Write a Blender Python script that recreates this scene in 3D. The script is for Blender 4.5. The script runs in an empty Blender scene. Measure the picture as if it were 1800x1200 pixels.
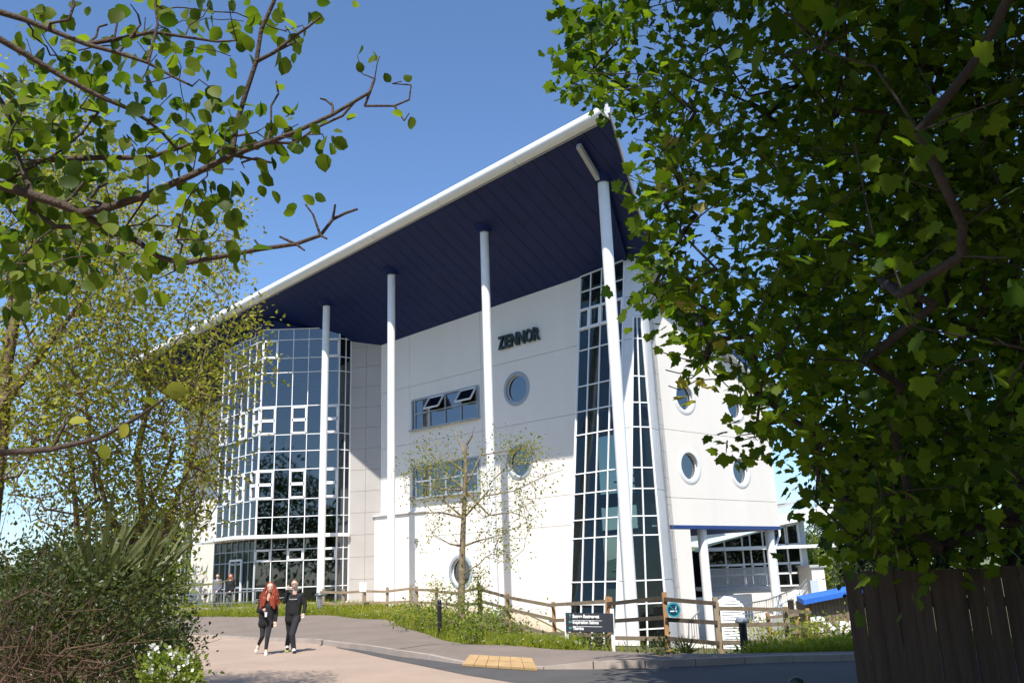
import bpy, bmesh, math, random
import numpy as np
from mathutils import Vector, Matrix

scene = bpy.context.scene
COL = scene.collection
rad = math.radians

# ---------------------------------------------------------------- camera
PX_F, PITCH, ROLL, EYE = 1532.0, rad(14.9), rad(2.04), 1.7      # focal length in photo pixels (1800 wide)
_f = np.array([0, math.cos(PITCH), math.sin(PITCH)])
_u = np.array([0, -math.sin(PITCH), math.cos(PITCH)])
_r = np.array([1.0, 0, 0])
CR = _r*math.cos(ROLL) - _u*math.sin(ROLL)
CU = _u*math.cos(ROLL) + _r*math.sin(ROLL)
CF = _f
CO = np.array([0, 0, EYE])
cam_data = bpy.data.cameras.new('camera')
cam_data.sensor_width = 36.0
cam_data.lens = PX_F/1800*36
cam_data.clip_start = 0.1
cam_data.clip_end = 9000
cam = bpy.data.objects.new('camera', cam_data)
COL.objects.link(cam)
m = Matrix.Identity(4)
for i in range(3):
    m[i][0], m[i][1], m[i][2], m[i][3] = CR[i], CU[i], -CF[i], CO[i]
cam.matrix_world = m
scene.camera = cam

# ---------------------------------------------------------------- sky, sun, exposure
SUN_EL = rad(55.3)
SUN_H = np.array([0.10, 1.0]); SUN_H /= np.linalg.norm(SUN_H)      # horizontal travel of the light
world = bpy.data.worlds.new('World'); scene.world = world
world.use_nodes = True
wn = world.node_tree.nodes; wl = world.node_tree.links
wn.clear()
sky = wn.new('ShaderNodeTexSky'); sky.sky_type = 'NISHITA'; sky.sun_disc = False
sky.sun_elevation = SUN_EL; sky.sun_rotation = math.atan2(-SUN_H[0], -SUN_H[1])
sky.altitude = 50; sky.air_density = 1.0; sky.dust_density = 0.5; sky.ozone_density = 7.5
bg = wn.new('ShaderNodeBackground'); bg.inputs['Strength'].default_value = 0.12
wo = wn.new('ShaderNodeOutputWorld')
wl.new(sky.outputs[0], bg.inputs[0]); wl.new(bg.outputs[0], wo.inputs[0])
sun_d = bpy.data.lights.new('sun', 'SUN'); sun_d.energy = 4.4; sun_d.angle = rad(0.53); sun_d.color = (1.0, 0.955, 0.88)
sun = bpy.data.objects.new('sun', sun_d); COL.objects.link(sun)
sdir = Vector((SUN_H[0]*math.cos(SUN_EL), SUN_H[1]*math.cos(SUN_EL), -math.sin(SUN_EL)))
sun.rotation_euler = sdir.to_track_quat('-Z', 'Y').to_euler()
sun.location = (0, -20, 40)
scene.view_settings.view_transform = 'Standard'
scene.view_settings.look = 'None'
scene.view_settings.exposure = 0.75
scene.view_settings.gamma = 1.0
scene.view_settings.use_curve_mapping = False
scene.cycles.max_bounces = 8
scene.cycles.transparent_max_bounces = 16

# ---------------------------------------------------------------- photo pixel -> direction / point
def ray(x, y):
    d = CF*PX_F + CR*(x-900) + CU*(600-y)
    return d/d[1]
def at(x, y, D): return CO + ray(x, y)*D                     # point at forward distance D
def onz(x, y, z=0.0):
    d = ray(x, y); return CO + d*((z-EYE)/d[2])
def onpl(x, y, p, n):
    d = ray(x, y); return CO + d*(np.dot(np.array(p)-CO, n)/np.dot(d, n))
def proj(P):
    v = np.asarray(P, float) - CO
    k = v@CF
    return 900 + PX_F*(v@CR)/k, 600 - PX_F*(v@CU)/k, k
A3 = lambda *p: np.array(p, float)
def unit(v): v = np.asarray(v, float); return v/np.linalg.norm(v)
Z = A3(0, 0, 1)

# ---------------------------------------------------------------- materials
MAT = {}
def nodes_of(m): return m.node_tree.nodes, m.node_tree.links
def mat(name, col, rough=0.6, var=0.12, scale=3.0, bump=0.0, bscale=40.0, metal=0.0, spec=0.4, col2=None, stretch=(1,1,1), island=0.0, coat=0.0):
    m = bpy.data.materials.new(name); m.use_nodes = True
    n, l = nodes_of(m)
    b = n['Principled BSDF']
    b.inputs['Roughness'].default_value = rough
    b.inputs['Metallic'].default_value = metal
    b.inputs['Specular IOR Level'].default_value = spec
    b.inputs['Coat Weight'].default_value = coat
    tc = n.new('ShaderNodeTexCoord'); mp = n.new('ShaderNodeMapping')
    mp.inputs['Scale'].default_value = stretch
    l.new(tc.outputs['Object'], mp.inputs[0])
    tx = n.new('ShaderNodeTexNoise'); tx.inputs['Scale'].default_value = scale; tx.inputs['Detail'].default_value = 6; tx.inputs['Roughness'].default_value = 0.65
    l.new(mp.outputs[0], tx.inputs['Vector'])
    rp = n.new('ShaderNodeValToRGB')
    c = np.array(col, float); c2 = np.array(col2, float) if col2 is not None else c*(1+var)
    c1 = c if col2 is not None else c*(1-var)
    rp.color_ramp.elements[0].position = 0.32; rp.color_ramp.elements[1].position = 0.68
    rp.color_ramp.elements[0].color = (*np.clip(c1, 0, 1), 1); rp.color_ramp.elements[1].color = (*np.clip(c2, 0, 1), 1)
    l.new(tx.outputs['Fac'], rp.inputs[0])
    src = rp.outputs[0]
    if island > 0:
        g = n.new('ShaderNodeNewGeometry'); hs = n.new('ShaderNodeHueSaturation')
        mr = n.new('ShaderNodeMapRange'); mr.inputs['To Min'].default_value = 1-island; mr.inputs['To Max'].default_value = 1+island
        l.new(g.outputs['Random Per Island'], mr.inputs[0]); l.new(mr.outputs[0], hs.inputs['Value']); l.new(src, hs.inputs['Color'])
        src = hs.outputs[0]
    l.new(src, b.inputs['Base Color'])
    if bump > 0:
        t2 = n.new('ShaderNodeTexNoise'); t2.inputs['Scale'].default_value = bscale; t2.inputs['Detail'].default_value = 5
        l.new(mp.outputs[0], t2.inputs['Vector'])
        bp = n.new('ShaderNodeBump'); bp.inputs['Strength'].default_value = bump; bp.inputs['Distance'].default_value = 0.02
        l.new(t2.outputs['Fac'], bp.inputs['Height']); l.new(bp.outputs[0], b.inputs['Normal'])
    MAT[name] = m
    return m

def leafmat(name, c1, c2, trans, rough=0.45, tw=0.45, spec=0.35):
    m = bpy.data.materials.new(name); m.use_nodes = True
    n, l = nodes_of(m)
    b = n['Principled BSDF']; out = n['Material Output']
    b.inputs['Roughness'].default_value = rough; b.inputs['Specular IOR Level'].default_value = spec
    g = n.new('ShaderNodeNewGeometry'); oi = n.new('ShaderNodeObjectInfo')
    ad = n.new('ShaderNodeMath'); ad.operation = 'ADD'; fr = n.new('ShaderNodeMath'); fr.operation = 'FRACT'
    l.new(g.outputs['Random Per Island'], ad.inputs[0]); l.new(oi.outputs['Random'], ad.inputs[1]); l.new(ad.outputs[0], fr.inputs[0])
    rp = n.new('ShaderNodeValToRGB')
    rp.color_ramp.elements[0].color = (*c1, 1); rp.color_ramp.elements[1].color = (*c2, 1)
    l.new(fr.outputs[0], rp.inputs[0]); l.new(rp.outputs[0], b.inputs['Base Color'])
    t = n.new('ShaderNodeBsdfTranslucent')
    mx = n.new('ShaderNodeMix'); mx.data_type = 'RGBA'; mx.blend_type = 'MULTIPLY'; mx.inputs[0].default_value = 1
    l.new(rp.outputs[0], mx.inputs[6]); mx.inputs[7].default_value = (*trans, 1)
    l.new(mx.outputs[2], t.inputs['Color'])
    ms = n.new('ShaderNodeMixShader'); ms.inputs[0].default_value = tw
    l.new(b.outputs[0], ms.inputs[1]); l.new(t.outputs[0], ms.inputs[2]); l.new(ms.outputs[0], out.inputs[0])
    MAT[name] = m
    return m

def glassmat(name, tint, refl=1.45, base=0.0):
    m = bpy.data.materials.new(name); m.use_nodes = True
    n, l = nodes_of(m); n.remove(n['Principled BSDF']); out = n['Material Output']
    t = n.new('ShaderNodeBsdfTransparent'); t.inputs[0].default_value = (*tint, 1)
    g = n.new('ShaderNodeBsdfGlossy'); g.inputs['Roughness'].default_value = 0.015; g.inputs[0].default_value = (0.9, 0.95, 1, 1)
    fr = n.new('ShaderNodeFresnel'); fr.inputs[0].default_value = refl
    tc = n.new('ShaderNodeTexCoord'); nz = n.new('ShaderNodeTexNoise'); nz.inputs['Scale'].default_value = 0.7
    l.new(tc.outputs['Object'], nz.inputs[0])
    bp = n.new('ShaderNodeBump'); bp.inputs['Strength'].default_value = 0.025; bp.inputs['Distance'].default_value = 0.05
    l.new(nz.outputs[0], bp.inputs['Height']); l.new(bp.outputs[0], g.inputs['Normal'])
    ad = n.new('ShaderNodeMath'); ad.operation = 'ADD'; ad.inputs[1].default_value = base; ad.use_clamp = True
    l.new(fr.outputs[0], ad.inputs[0])
    ms = n.new('ShaderNodeMixShader'); l.new(ad.outputs[0], ms.inputs[0]); l.new(t.outputs[0], ms.inputs[1]); l.new(g.outputs[0], ms.inputs[2])
    l.new(ms.outputs[0], out.inputs[0])
    MAT[name] = m
    return m

mat('render_white', (0.80, 0.75, 0.68), 0.75, 0.03, 0.9, 0.08, 60, stretch=(1,1,0.25))
mat('panel_grey', (0.42, 0.39, 0.36), 0.6, 0.05, 0.8, 0.05, 60)
mat('white_metal', (0.8, 0.8, 0.8), 0.35, 0.03, 2.0)
mat('white_paint', (0.78, 0.78, 0.77), 0.4, 0.05, 3.0)
mat('clad_metal', (0.66, 0.66, 0.66), 0.4, 0.05, 1.5)
mat('frame_grey', (0.32, 0.36, 0.40), 0.4, 0.06, 3)
mat('soffit_blue', (0.006, 0.016, 0.085), 0.5, 0.15, 1.2, spec=0.2)
mat('blue_trim', (0.02, 0.05, 0.19), 0.4, 0.1, 2)
mat('bright_blue', (0.03, 0.13, 0.50), 0.4, 0.1, 2)
mat('roof_white', (0.62, 0.63, 0.64), 0.45, 0.05, 1)
mat('verge_grey', (0.42, 0.42, 0.42), 0.4, 0.06, 1)
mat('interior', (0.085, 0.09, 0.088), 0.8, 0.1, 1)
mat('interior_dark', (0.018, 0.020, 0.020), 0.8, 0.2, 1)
mat('interior_column', (0.48, 0.55, 0.50), 0.6, 0.05, 1)
mat('curtain', (0.22, 0.23, 0.25), 0.9, 0.4, 14, stretch=(6, 6, 0.1))
mat('letter_dark', (0.010, 0.026, 0.024), 0.4, 0.2, 5)
mat('road', (0.335, 0.250, 0.190), 0.9, 0.10, 0.6, 0.25, 70)
mat('bounce_paving', (0.42, 0.35, 0.27), 0.9, 0.1, 1.0, 0.2, 40)
mat('asphalt', (0.185, 0.148, 0.122), 0.92, 0.12, 0.8, 0.3, 80)
mat('asphalt_seam', (0.21, 0.17, 0.14), 0.92, 0.2, 3.0, 0.3, 80)
mat('kerb', (0.33, 0.275, 0.235), 0.9, 0.14, 2.0, 0.25, 50, island=0.06)
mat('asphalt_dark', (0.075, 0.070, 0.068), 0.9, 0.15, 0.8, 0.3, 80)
mat('tactile', (0.40, 0.265, 0.125), 0.85, 0.12, 3, 0.1, 60)
mat('soil', (0.11, 0.085, 0.05), 0.95, 0.35, 1.2, 0.6, 12, col2=(0.07, 0.09, 0.025))
mat('far_land', (0.10, 0.13, 0.06), 0.95, 0.3, 0.01)
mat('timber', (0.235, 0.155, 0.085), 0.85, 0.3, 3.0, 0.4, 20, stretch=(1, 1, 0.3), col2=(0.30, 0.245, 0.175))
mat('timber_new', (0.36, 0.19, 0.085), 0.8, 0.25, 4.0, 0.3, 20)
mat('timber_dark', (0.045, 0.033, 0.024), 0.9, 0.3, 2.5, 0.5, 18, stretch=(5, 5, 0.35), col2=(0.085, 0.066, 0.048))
mat('timber_hut', (0.19, 0.14, 0.10), 0.85, 0.2, 3, 0.3, 20)
mat('black_paint', (0.012, 0.013, 0.016), 0.4, 0.2, 3)
mat('steel', (0.35, 0.36, 0.37), 0.35, 0.1, 3, metal=0.7)
mat('steel_dark', (0.12, 0.125, 0.13), 0.45, 0.1, 3, metal=0.3)
mat('sign_slate', (0.032, 0.036, 0.048), 0.5, 0.1, 2)
mat('sign_teal', (0.09, 0.31, 0.30), 0.5, 0.1, 2)
mat('sign_round', (0.02, 0.27, 0.33), 0.4, 0.08, 2)
mat('sign_navy', (0.008, 0.04, 0.085), 0.4, 0.1, 2)
mat('print_white', (0.8, 0.8, 0.8), 0.5, 0.02, 2)
mat('sign_blue', (0.03, 0.25, 0.62), 0.4, 0.05, 2)
mat('wall_bluegrey', (0.46, 0.53, 0.60), 0.6, 0.04, 1)
mat('skin', (0.60, 0.40, 0.31), 0.5, 0.06, 12)
mat('hair_red', (0.24, 0.042, 0.018), 0.4, 0.4, 22, stretch=(3, 3, 0.4), spec=0.6)
mat('hair_brown', (0.06, 0.032, 0.018), 0.5, 0.3, 25)
mat('cloth_black', (0.010, 0.010, 0.012), 0.8, 0.3, 8, 0.3, 25)
mat('cloth_char', (0.018, 0.019, 0.023), 0.85, 0.3, 8, 0.3, 25)
mat('cloth_grey', (0.15, 0.15, 0.18), 0.85, 0.2, 8)
mat('cloth_drab', (0.13, 0.14, 0.11), 0.85, 0.2, 8)
mat('shoe_white', (0.7, 0.68, 0.66), 0.6, 0.1, 8)
mat('sole_lime', (0.45, 0.55, 0.12), 0.6, 0.1, 8)
mat('bark_pear', (0.062, 0.043, 0.031), 0.9, 0.35, 18, 0.7, 60)
mat('bark_maple', (0.040, 0.031, 0.024), 0.95, 0.35, 7, 0.8, 30)
mat('bark_light', (0.17, 0.125, 0.075), 0.9, 0.35, 9, 0.7, 40)
mat('bark_young', (0.20, 0.155, 0.09), 0.9, 0.5, 7, 0.6, 40)
mat('twig_brown', (0.095, 0.058, 0.036), 0.85, 0.35, 6, island=0.4)
leafmat('leaf_pear', (0.022, 0.045, 0.006), (0.105, 0.135, 0.014), (3.2, 3.6, 1.3), 0.5, 0.42, 0.14)
leafmat('leaf_maple', (0.018, 0.045, 0.006), (0.105, 0.155, 0.012), (2.9, 3.0, 1.0), 0.5, 0.40, 0.08)
leafmat('leaf_maple_pale', (0.20, 0.22, 0.03), (0.27, 0.24, 0.04), (2.0, 1.9, 1.0), 0.5, 0.4, 0.3)
leafmat('leaf_ivy', (0.010, 0.022, 0.006), (0.025, 0.045, 0.010), (2, 2, 1), 0.4, 0.2, 0.4)
leafmat('leaf_light', (0.14, 0.17, 0.018), (0.33, 0.31, 0.045), (2.0, 2.0, 1.0), 0.5, 0.4, 0.3)
leafmat('leaf_rust', (0.13, 0.085, 0.02), (0.20, 0.17, 0.03), (1.8, 1.8, 1.0), 0.6, 0.35, 0.2)
leafmat('leaf_alder', (0.15, 0.165, 0.025), (0.25, 0.245, 0.05), (1.9, 1.9, 1.0), 0.5, 0.38, 0.3)
leafmat('leaf_hedge', (0.022, 0.042, 0.010), (0.085, 0.10, 0.022), (2.0, 2.2, 1.0), 0.4, 0.3, 0.4)
leafmat('leaf_strap', (0.075, 0.095, 0.03), (0.16, 0.17, 0.07), (1.8, 1.8, 1.0), 0.4, 0.3, 0.4)
leafmat('grass', (0.15, 0.19, 0.018), (0.33, 0.33, 0.045), (2.0, 2.0, 0.9), 0.6, 0.35, 0.2)
leafmat('leaf_weed', (0.08, 0.135, 0.016), (0.20, 0.24, 0.03), (2.0, 2.0, 0.9), 0.55, 0.35, 0.2)
leafmat('leaf_conifer', (0.030, 0.058, 0.014), (0.075, 0.105, 0.022), (1.6, 1.8, 0.9), 0.6, 0.25, 0.2)
leafmat('petal', (0.70, 0.70, 0.64), (0.8, 0.8, 0.76), (1, 1, 1), 0.6, 0.3, 0.2)
glassmat('glass_bay', (0.36, 0.42, 0.42), 1.6, 0.045)
glassmat('glass_tower', (0.40, 0.46, 0.43), 1.38, 0.008)
glassmat('glass_window', (0.22, 0.27, 0.30), 1.75, 0.12)
glassmat('lens', (0.1, 0.1, 0.1), 1.5)

# ---------------------------------------------------------------- object helpers
def link(name, me, parent=None):
    o = bpy.data.objects.new(name, me); COL.objects.link(o)
    if parent is not None:
        o.parent = parent
        o.matrix_parent_inverse = Matrix.Translation(-Vector(parent['_loc'])) if '_loc' in parent else Matrix.Identity(4)
    return o
class MB:
    """collects shapes in world coordinates, builds ONE mesh object"""
    def __init__(s): s.v = []; s.f = []
    def add(s, vs, fs):
        k = len(s.v); s.v += [tuple(map(float, p)) for p in vs]; s.f += [tuple(i+k for i in f) for f in fs]
        return s
    def hexa(s, p):                                   # 8 points: bottom 4 ccw, top 4 ccw
        return s.add(p, [(0,3,2,1), (4,5,6,7), (0,1,5,4), (1,2,6,5), (2,3,7,6), (3,0,4,7)])
    def box(s, c, ex, ey, ez):                        # centre and half-axis vectors
        c = A3(*c); ex, ey, ez = map(lambda q: np.asarray(q, float), (ex, ey, ez))
        return s.hexa([c-ex-ey-ez, c+ex-ey-ez, c+ex+ey-ez, c-ex+ey-ez, c-ex-ey+ez, c+ex-ey+ez, c+ex+ey+ez, c-ex+ey+ez])
    def bar(s, p, q, w, d, n):                        # bar from p to q, w across, d along n
        p, q = A3(*p), A3(*q); n = unit(n); a = unit(q-p); b = unit(np.cross(n, a)); n2 = np.cross(a, b)
        return s.box((p+q)/2, (q-p)/2, b*w/2, n2*d/2)
    def tube(s, pts, radii, n=8, cap=True):
        pts = [A3(*p) for p in pts]
        if np.isscalar(radii): radii = [radii]*len(pts)
        rings = []; up = None
        for i, p in enumerate(pts):
            t = unit(pts[min(i+1, len(pts)-1)] - pts[max(i-1, 0)])
            if up is None: up = A3(1, 0, 0) if abs(t[0]) < 0.8 else A3(0, 1, 0)
            b = unit(np.cross(t, up)); up = np.cross(b, t)
            rings += [p + radii[i]*(b*math.cos(2*math.pi*k/n) + up*math.sin(2*math.pi*k/n)) for k in range(n)]
        fs = []
        for i in range(len(pts)-1):
            for k in range(n):
                a, b2 = i*n+k, i*n+(k+1) % n
                fs.append((a, b2, b2+n, a+n))
        if cap: fs += [tuple(range(n-1, -1, -1)), tuple(range((len(pts)-1)*n, len(pts)*n))]
        return s.add(rings, fs)
    def poly(s, pts, off):                            # polygon extruded by vector off
        k = len(pts); off = np.asarray(off, float)
        v = [A3(*p) for p in pts] + [A3(*p)+off for p in pts]
        return s.add(v, [tuple(range(k)), tuple(range(2*k-1, k-1, -1))] + [(i, (i+1) % k + 0, (i+1) % k + k, i+k)[::-1] for i in range(k)])
    def build(s, name, material, parent=None, smooth=False, local=None):
        me = bpy.data.meshes.new(name)
        me.from_pydata(s.v, [], s.f); me.update()
        bm = bmesh.new(); bm.from_mesh(me); bmesh.ops.recalc_face_normals(bm, faces=bm.faces); bm.to_mesh(me); bm.free()
        if smooth:
            me.polygons.foreach_set('use_smooth', [True]*len(me.polygons))
            try: me.set_sharp_from_angle(angle=rad(40))
            except Exception: pass
        me.materials.append(MAT[material] if isinstance(material, str) else material)
        return link(name, me, parent)
def tag(o, label=None, cat=None, group=None, kind=None):
    if label: o['label'] = label
    if cat: o['category'] = cat
    if group: o['group'] = group
    if kind: o['kind'] = kind
    return o
def thing(name, label, cat, loc, group=None):
    o = bpy.data.objects.new(name, None); COL.objects.link(o)
    o.empty_display_size = 0.2
    o.location = tuple(map(float, loc)); o['_loc'] = [float(c) for c in loc]
    return tag(o, label, cat, group)

def holed(outer, holes, frame, depth):
    """flat panel outline (2-D) with holes, in frame (origin, ex, ey, normal); front face at 0, back at -depth"""
    bm = bmesh.new(); o, ex, ey, nn = frame; es = []
    for loop in [outer]+holes:
        vs = [bm.verts.new(Vector(o+ex*a+ey*b)) for a, b in loop]
        es += [bm.edges.new((vs[i], vs[(i+1) % len(vs)])) for i in range(len(vs))]
    bmesh.ops.triangle_fill(bm, use_beauty=True, use_dissolve=False, edges=es, normal=Vector(nn))
    r = bmesh.ops.extrude_face_region(bm, geom=bm.faces[:])
    bmesh.ops.translate(bm, verts=[g for g in r['geom'] if isinstance(g, bmesh.types.BMVert)], vec=Vector(-nn*depth))
    bmesh.ops.recalc_face_normals(bm, faces=bm.faces)
    return bm
def bm_obj(bm, name, material, parent=None):
    me = bpy.data.meshes.new(name); bm.to_mesh(me); bm.free()
    me.materials.append(MAT[material]); return link(name, me, parent)
def circ(cx, cy, r, n=40): return [(cx+r*math.cos(2*math.pi*i/n), cy+r*math.sin(2*math.pi*i/n)) for i in range(n)]
def text_mesh(txt, size, depth, bold=0.0):
    cu = bpy.data.curves.new('text', 'FONT'); cu.body = txt; cu.size = size; cu.extrude = depth/2; cu.offset = bold; cu.resolution_u = 3
    ob = bpy.data.objects.new('text', cu); COL.objects.link(ob)
    dg = bpy.context.evaluated_depsgraph_get(); me = bpy.data.meshes.new_from_object(ob.evaluated_get(dg))
    bpy.data.objects.remove(ob); bpy.data.curves.remove(cu)
    return me
def place_text(name, txt, size, depth, org, ex, ey, nn, material, parent, bold=0.0, width=None):
    me = text_mesh(txt, size, depth, bold)
    co = np.empty(len(me.vertices)*3); me.vertices.foreach_get('co', co); co = co.reshape(-1, 3)
    x0 = co[:, 0].min(); w = co[:, 0].max()-x0; k = 1.0 if width is None else width/w
    P = np.asarray(org) + np.outer((co[:, 0]-x0)*k, ex) + np.outer(co[:, 1], ey) + np.outer(co[:, 2]+depth/2, nn)
    me.vertices.foreach_set('co', P.ravel()); me.update()
    me.materials.clear(); me.materials.append(MAT[material])
    return link(name, me, parent), w*k

# ================================================================ SETTING: ground, road, pavement
_ctl = [(-14.5,40,.35),(-10.5,37,.3),(-5.2,32,.2),(-3.4,27.5,.1),(-.5,20,.05),(.7,18.4,.03),(2.2,17.2,.02),(4,15.9,.0),
        (-13,45,.6),(-18,49,.6),(-9,43,.6),(-7,40,.55),(-2,37,.35),(-1,33.3,.2),(-5.4,37.5,.45),(-22,44,.5),(-26,52,.4),
        (1.35,27,-.46),(3.7,22.5,-.33),(5,22,-.45),(8,26,-.84),(-1,30.5,.15),(2.5,30,-.9),(6.5,20,-.2),(7.5,18.5,-.05),(11,20,-.2),(12,25,-.8),
        (1.5,33,-1.2),(5,32.5,-1.35),(7,34,-1.5),(10,38,-1.7),(14,40,-1.7),(14,30,-1.3),(20,30,-1.2),(10,30,-1.3),(8,48,-1.7),(18,48,-1.8),
        (-40,40,0),(-30,60,-1),(30,20,0),(30,60,-3),(0,80,-3),(0,-30,0),(30,-20,0),(-30,-20,0),(-30,10,.2),(-12,12,.1),(-9,26,.0),(-14,28,.1)]
_ctl += [(x, y, 0) for x in range(-6, 13, 3) for y in (-4, 2, 8, 13)] + [(-4, 17, 0), (-1, 16, 0), (-7, 20, 0), (-4, 22, 0), (3, 14.5, 0), (6, 14.5, 0), (9, 15, 0)]
_ctl = np.array(_ctl, float)
def T(x, y):
    x = np.atleast_1d(np.asarray(x, float)); y = np.atleast_1d(np.asarray(y, float))
    d = np.hypot(x[:, None]-_ctl[None, :, 0], y[:, None]-_ctl[None, :, 1]) + 1.2
    w = d**-4.0
    return (w@_ctl[:, 2])/w.sum(1)
def Tz(x, y): return float(T(x, y)[0])
def onT(px, py, it=12):
    z = 0.0
    for _ in range(it):
        p = onz(px, py, z); z = 0.5*z+0.5*Tz(p[0], p[1])
    return onz(px, py, z)
def resample(pts, n):
    pts = np.array(pts, float); s = np.r_[0, np.cumsum(np.linalg.norm(np.diff(pts, axis=0), axis=1))]
    t = np.linspace(0, s[-1], n); return np.stack([np.interp(t, s, pts[:, i]) for i in range(pts.shape[1])], 1)
def smooth_line(pts, n, it=2):
    p = resample(pts, n)
    for _ in range(it): p[1:-1] = (p[:-2]+2*p[1:-1]+p[2:])/4
    return p
kerb_px = [(200,1104),(290,1110),(420,1121),(555,1130),(640,1142),(720,1155),(820,1168),(950,1176),(1100,1175),(1250,1169),(1400,1163),(1500,1161),(1640,1158),(1800,1156)]
verge_px = [(200,1080),(290,1083),(450,1086),(600,1088),(690,1096),(716,1112),(770,1129),(860,1142),(960,1150),(1060,1154),(1160,1158),(1270,1160),(1400,1156),(1500,1154),(1640,1152),(1800,1150)]
def by_column(pts):                                       # one point for every photo column, so both edges pair up
    q = smooth_line(pts, 600, 25); px = proj(np.c_[q, T(q[:, 0], q[:, 1])])[0]; cols_px = np.linspace(215, 1790, 160)
    return np.stack([np.interp(cols_px, px, q[:, j]) for j in range(2)], 1)
kerb = by_column([(-21, 41.5)] + [onT(x, y)[:2] for x, y in kerb_px[1:]])
verge = by_column([(-24, 47)] + [onT(x, y)[:2] for x, y in verge_px[1:]])
KL = np.r_[0, np.cumsum(np.linalg.norm(np.diff(kerb, axis=0), axis=1))]
i_kerb = int(np.argmin(np.abs(np.array([proj([p[0], p[1], 0])[0] for p in kerb]) - 555)))       # first real kerb stone
def strip(A, B, rows, zf, name, material):
    vs = []
    for j in range(rows+1):
        q = A + (B-A)*(j/rows); vs.append(np.c_[q, zf(q, j/rows)])
    V = np.concatenate(vs); n = len(A)
    F = [(j*n+i, j*n+i+1, (j+1)*n+i+1, (j+1)*n+i) for j in range(rows) for i in range(n-1)]
    mb = MB(); mb.add(V, F); return mb.build(name, material, smooth=True)
near = np.stack([np.linspace(-3.2, 30, 160), np.full(160, -14.0)], 1)
road = strip(kerb, near, 50, lambda q, t: T(q[:, 0], q[:, 1]) + 0.0, 'road', 'road'); tag(road, kind='structure')
kpx = np.array([proj([p[0], p[1], 0])[0] for p in kerb])
drop = np.interp(kpx, [730, 805, 955, 1040], [1, 0, 0, 1])
lift = np.clip((np.arange(160)-i_kerb+18)/20, 0, 1)*(0.025+0.08*drop) + 0.012
pav_far = np.where((np.arange(160) > 0)[:, None], verge, verge)
pavement = strip(kerb, pav_far, 14, lambda q, t: T(q[:, 0], q[:, 1]) + lift + np.clip((np.arange(160)-i_kerb+18)/20, 0, 1)*(.08*(1-drop))*min(1, t*3), 'pavement', 'asphalt'); tag(pavement, kind='structure')
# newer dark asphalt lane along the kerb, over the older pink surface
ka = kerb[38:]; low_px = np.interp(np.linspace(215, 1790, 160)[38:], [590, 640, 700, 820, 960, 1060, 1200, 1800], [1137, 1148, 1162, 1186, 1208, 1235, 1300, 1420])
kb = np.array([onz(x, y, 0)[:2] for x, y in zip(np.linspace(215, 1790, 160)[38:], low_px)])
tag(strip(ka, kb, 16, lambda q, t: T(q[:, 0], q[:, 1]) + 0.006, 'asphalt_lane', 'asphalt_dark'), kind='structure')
# kerb stones, each one a piece of the pavement
s = KL[max(0, i_kerb-19)]; k = 0
rng = random.Random(5)
while s < KL[-1]-0.95:
    a = np.array([np.interp(s+.006, KL, kerb[:, j]) for j in range(2)]); b = np.array([np.interp(s+.905, KL, kerb[:, j]) for j in range(2)])
    d = unit(b-a); nn = np.array([d[1], -d[0]])           # towards the road
    if nn[1] > 0: nn = -nn
    h = float(np.interp(s, KL, lift)) + .012; hb = float(np.interp(s+.91, KL, lift)) + .012
    za, zb = Tz(*a), Tz(*b); mb = MB(); dz = rng.uniform(-.005, .005); wob = rng.uniform(-.008, .008)
    o1, o2 = nn*(.06+wob), -nn*.075
    P = [(a+o2, za-.1), (b+o2, zb-.1), (b+o1, zb-.1), (a+o1, za-.1), (a+o2, za+h+dz), (b+o2, zb+hb+dz), (b+o1*.7, zb+hb+dz), (a+o1*.7, za+h+dz)]
    mb.hexa([(p[0], p[1], zz) for p, zz in P]); mb.build('kerb_stone', 'kerb', pavement)
    s += .912; k += 1
# tactile slabs at the crossing, and pale seams in the asphalt
tp = [onz(x, y, .05)[:2] for x, y in ((812,1167),(945,1175),(935,1163),(826,1157))]
for i in range(6):
    for j in range(2):
        def bl(u, v): return (tp[0]*(1-u)+tp[1]*u)*(1-v) + (tp[3]*(1-u)+tp[2]*u)*v
        u0, u1, v0, v1 = (i+.02)/6, (i+.98)/6, (j+.03)/2, (j+.97)/2
        mb = MB(); c = [bl(u0, v0), bl(u1, v0), bl(u1, v1), bl(u0, v1)]
        zs = [Tz(*q)+.052+.06*v for q, v in zip(c, (v0, v0, v1, v1))]
        mb.hexa([(q[0], q[1], zz-.04) for q, zz in zip(c, zs)] + [(q[0], q[1], zz) for q, zz in zip(c, zs)])
        for a_ in range(4):
            for b_ in range(4):
                q = bl(u0+(u1-u0)*(a_+.5)/4, v0+(v1-v0)*(b_+.5)/4); zz = Tz(*q)+.052+.06*(v0+(v1-v0)*(b_+.5)/4)
                mb.tube([(q[0], q[1], zz-.004), (q[0], q[1], zz+.006)], [.024, .015], 6)
        mb.build('tactile_slab', 'tactile', pavement)
for line in ([(560,1128),(600,1116),(640,1107)], [(690,1143),(760,1131),(800,1128)]):
    q = smooth_line([onz(x, y, .1)[:2] for x, y in line], 14); mb = MB()
    for i in range(13):
        d = unit(q[i+1]-q[i]); nn = np.array([d[1], -d[0]])*.035
        li = lambda p: Tz(*p) + float(np.interp(np.argmin(np.linalg.norm(kerb-p, axis=1)), np.arange(160), lift)) + .012
        mb.add([(*(q[i]+nn), li(q[i])), (*(q[i+1]+nn), li(q[i+1])), (*(q[i+1]-nn), li(q[i+1])), (*(q[i]-nn), li(q[i]))], [(0, 1, 2, 3)])
    mb.build('repair_seam', 'asphalt_seam', pavement)
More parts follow.
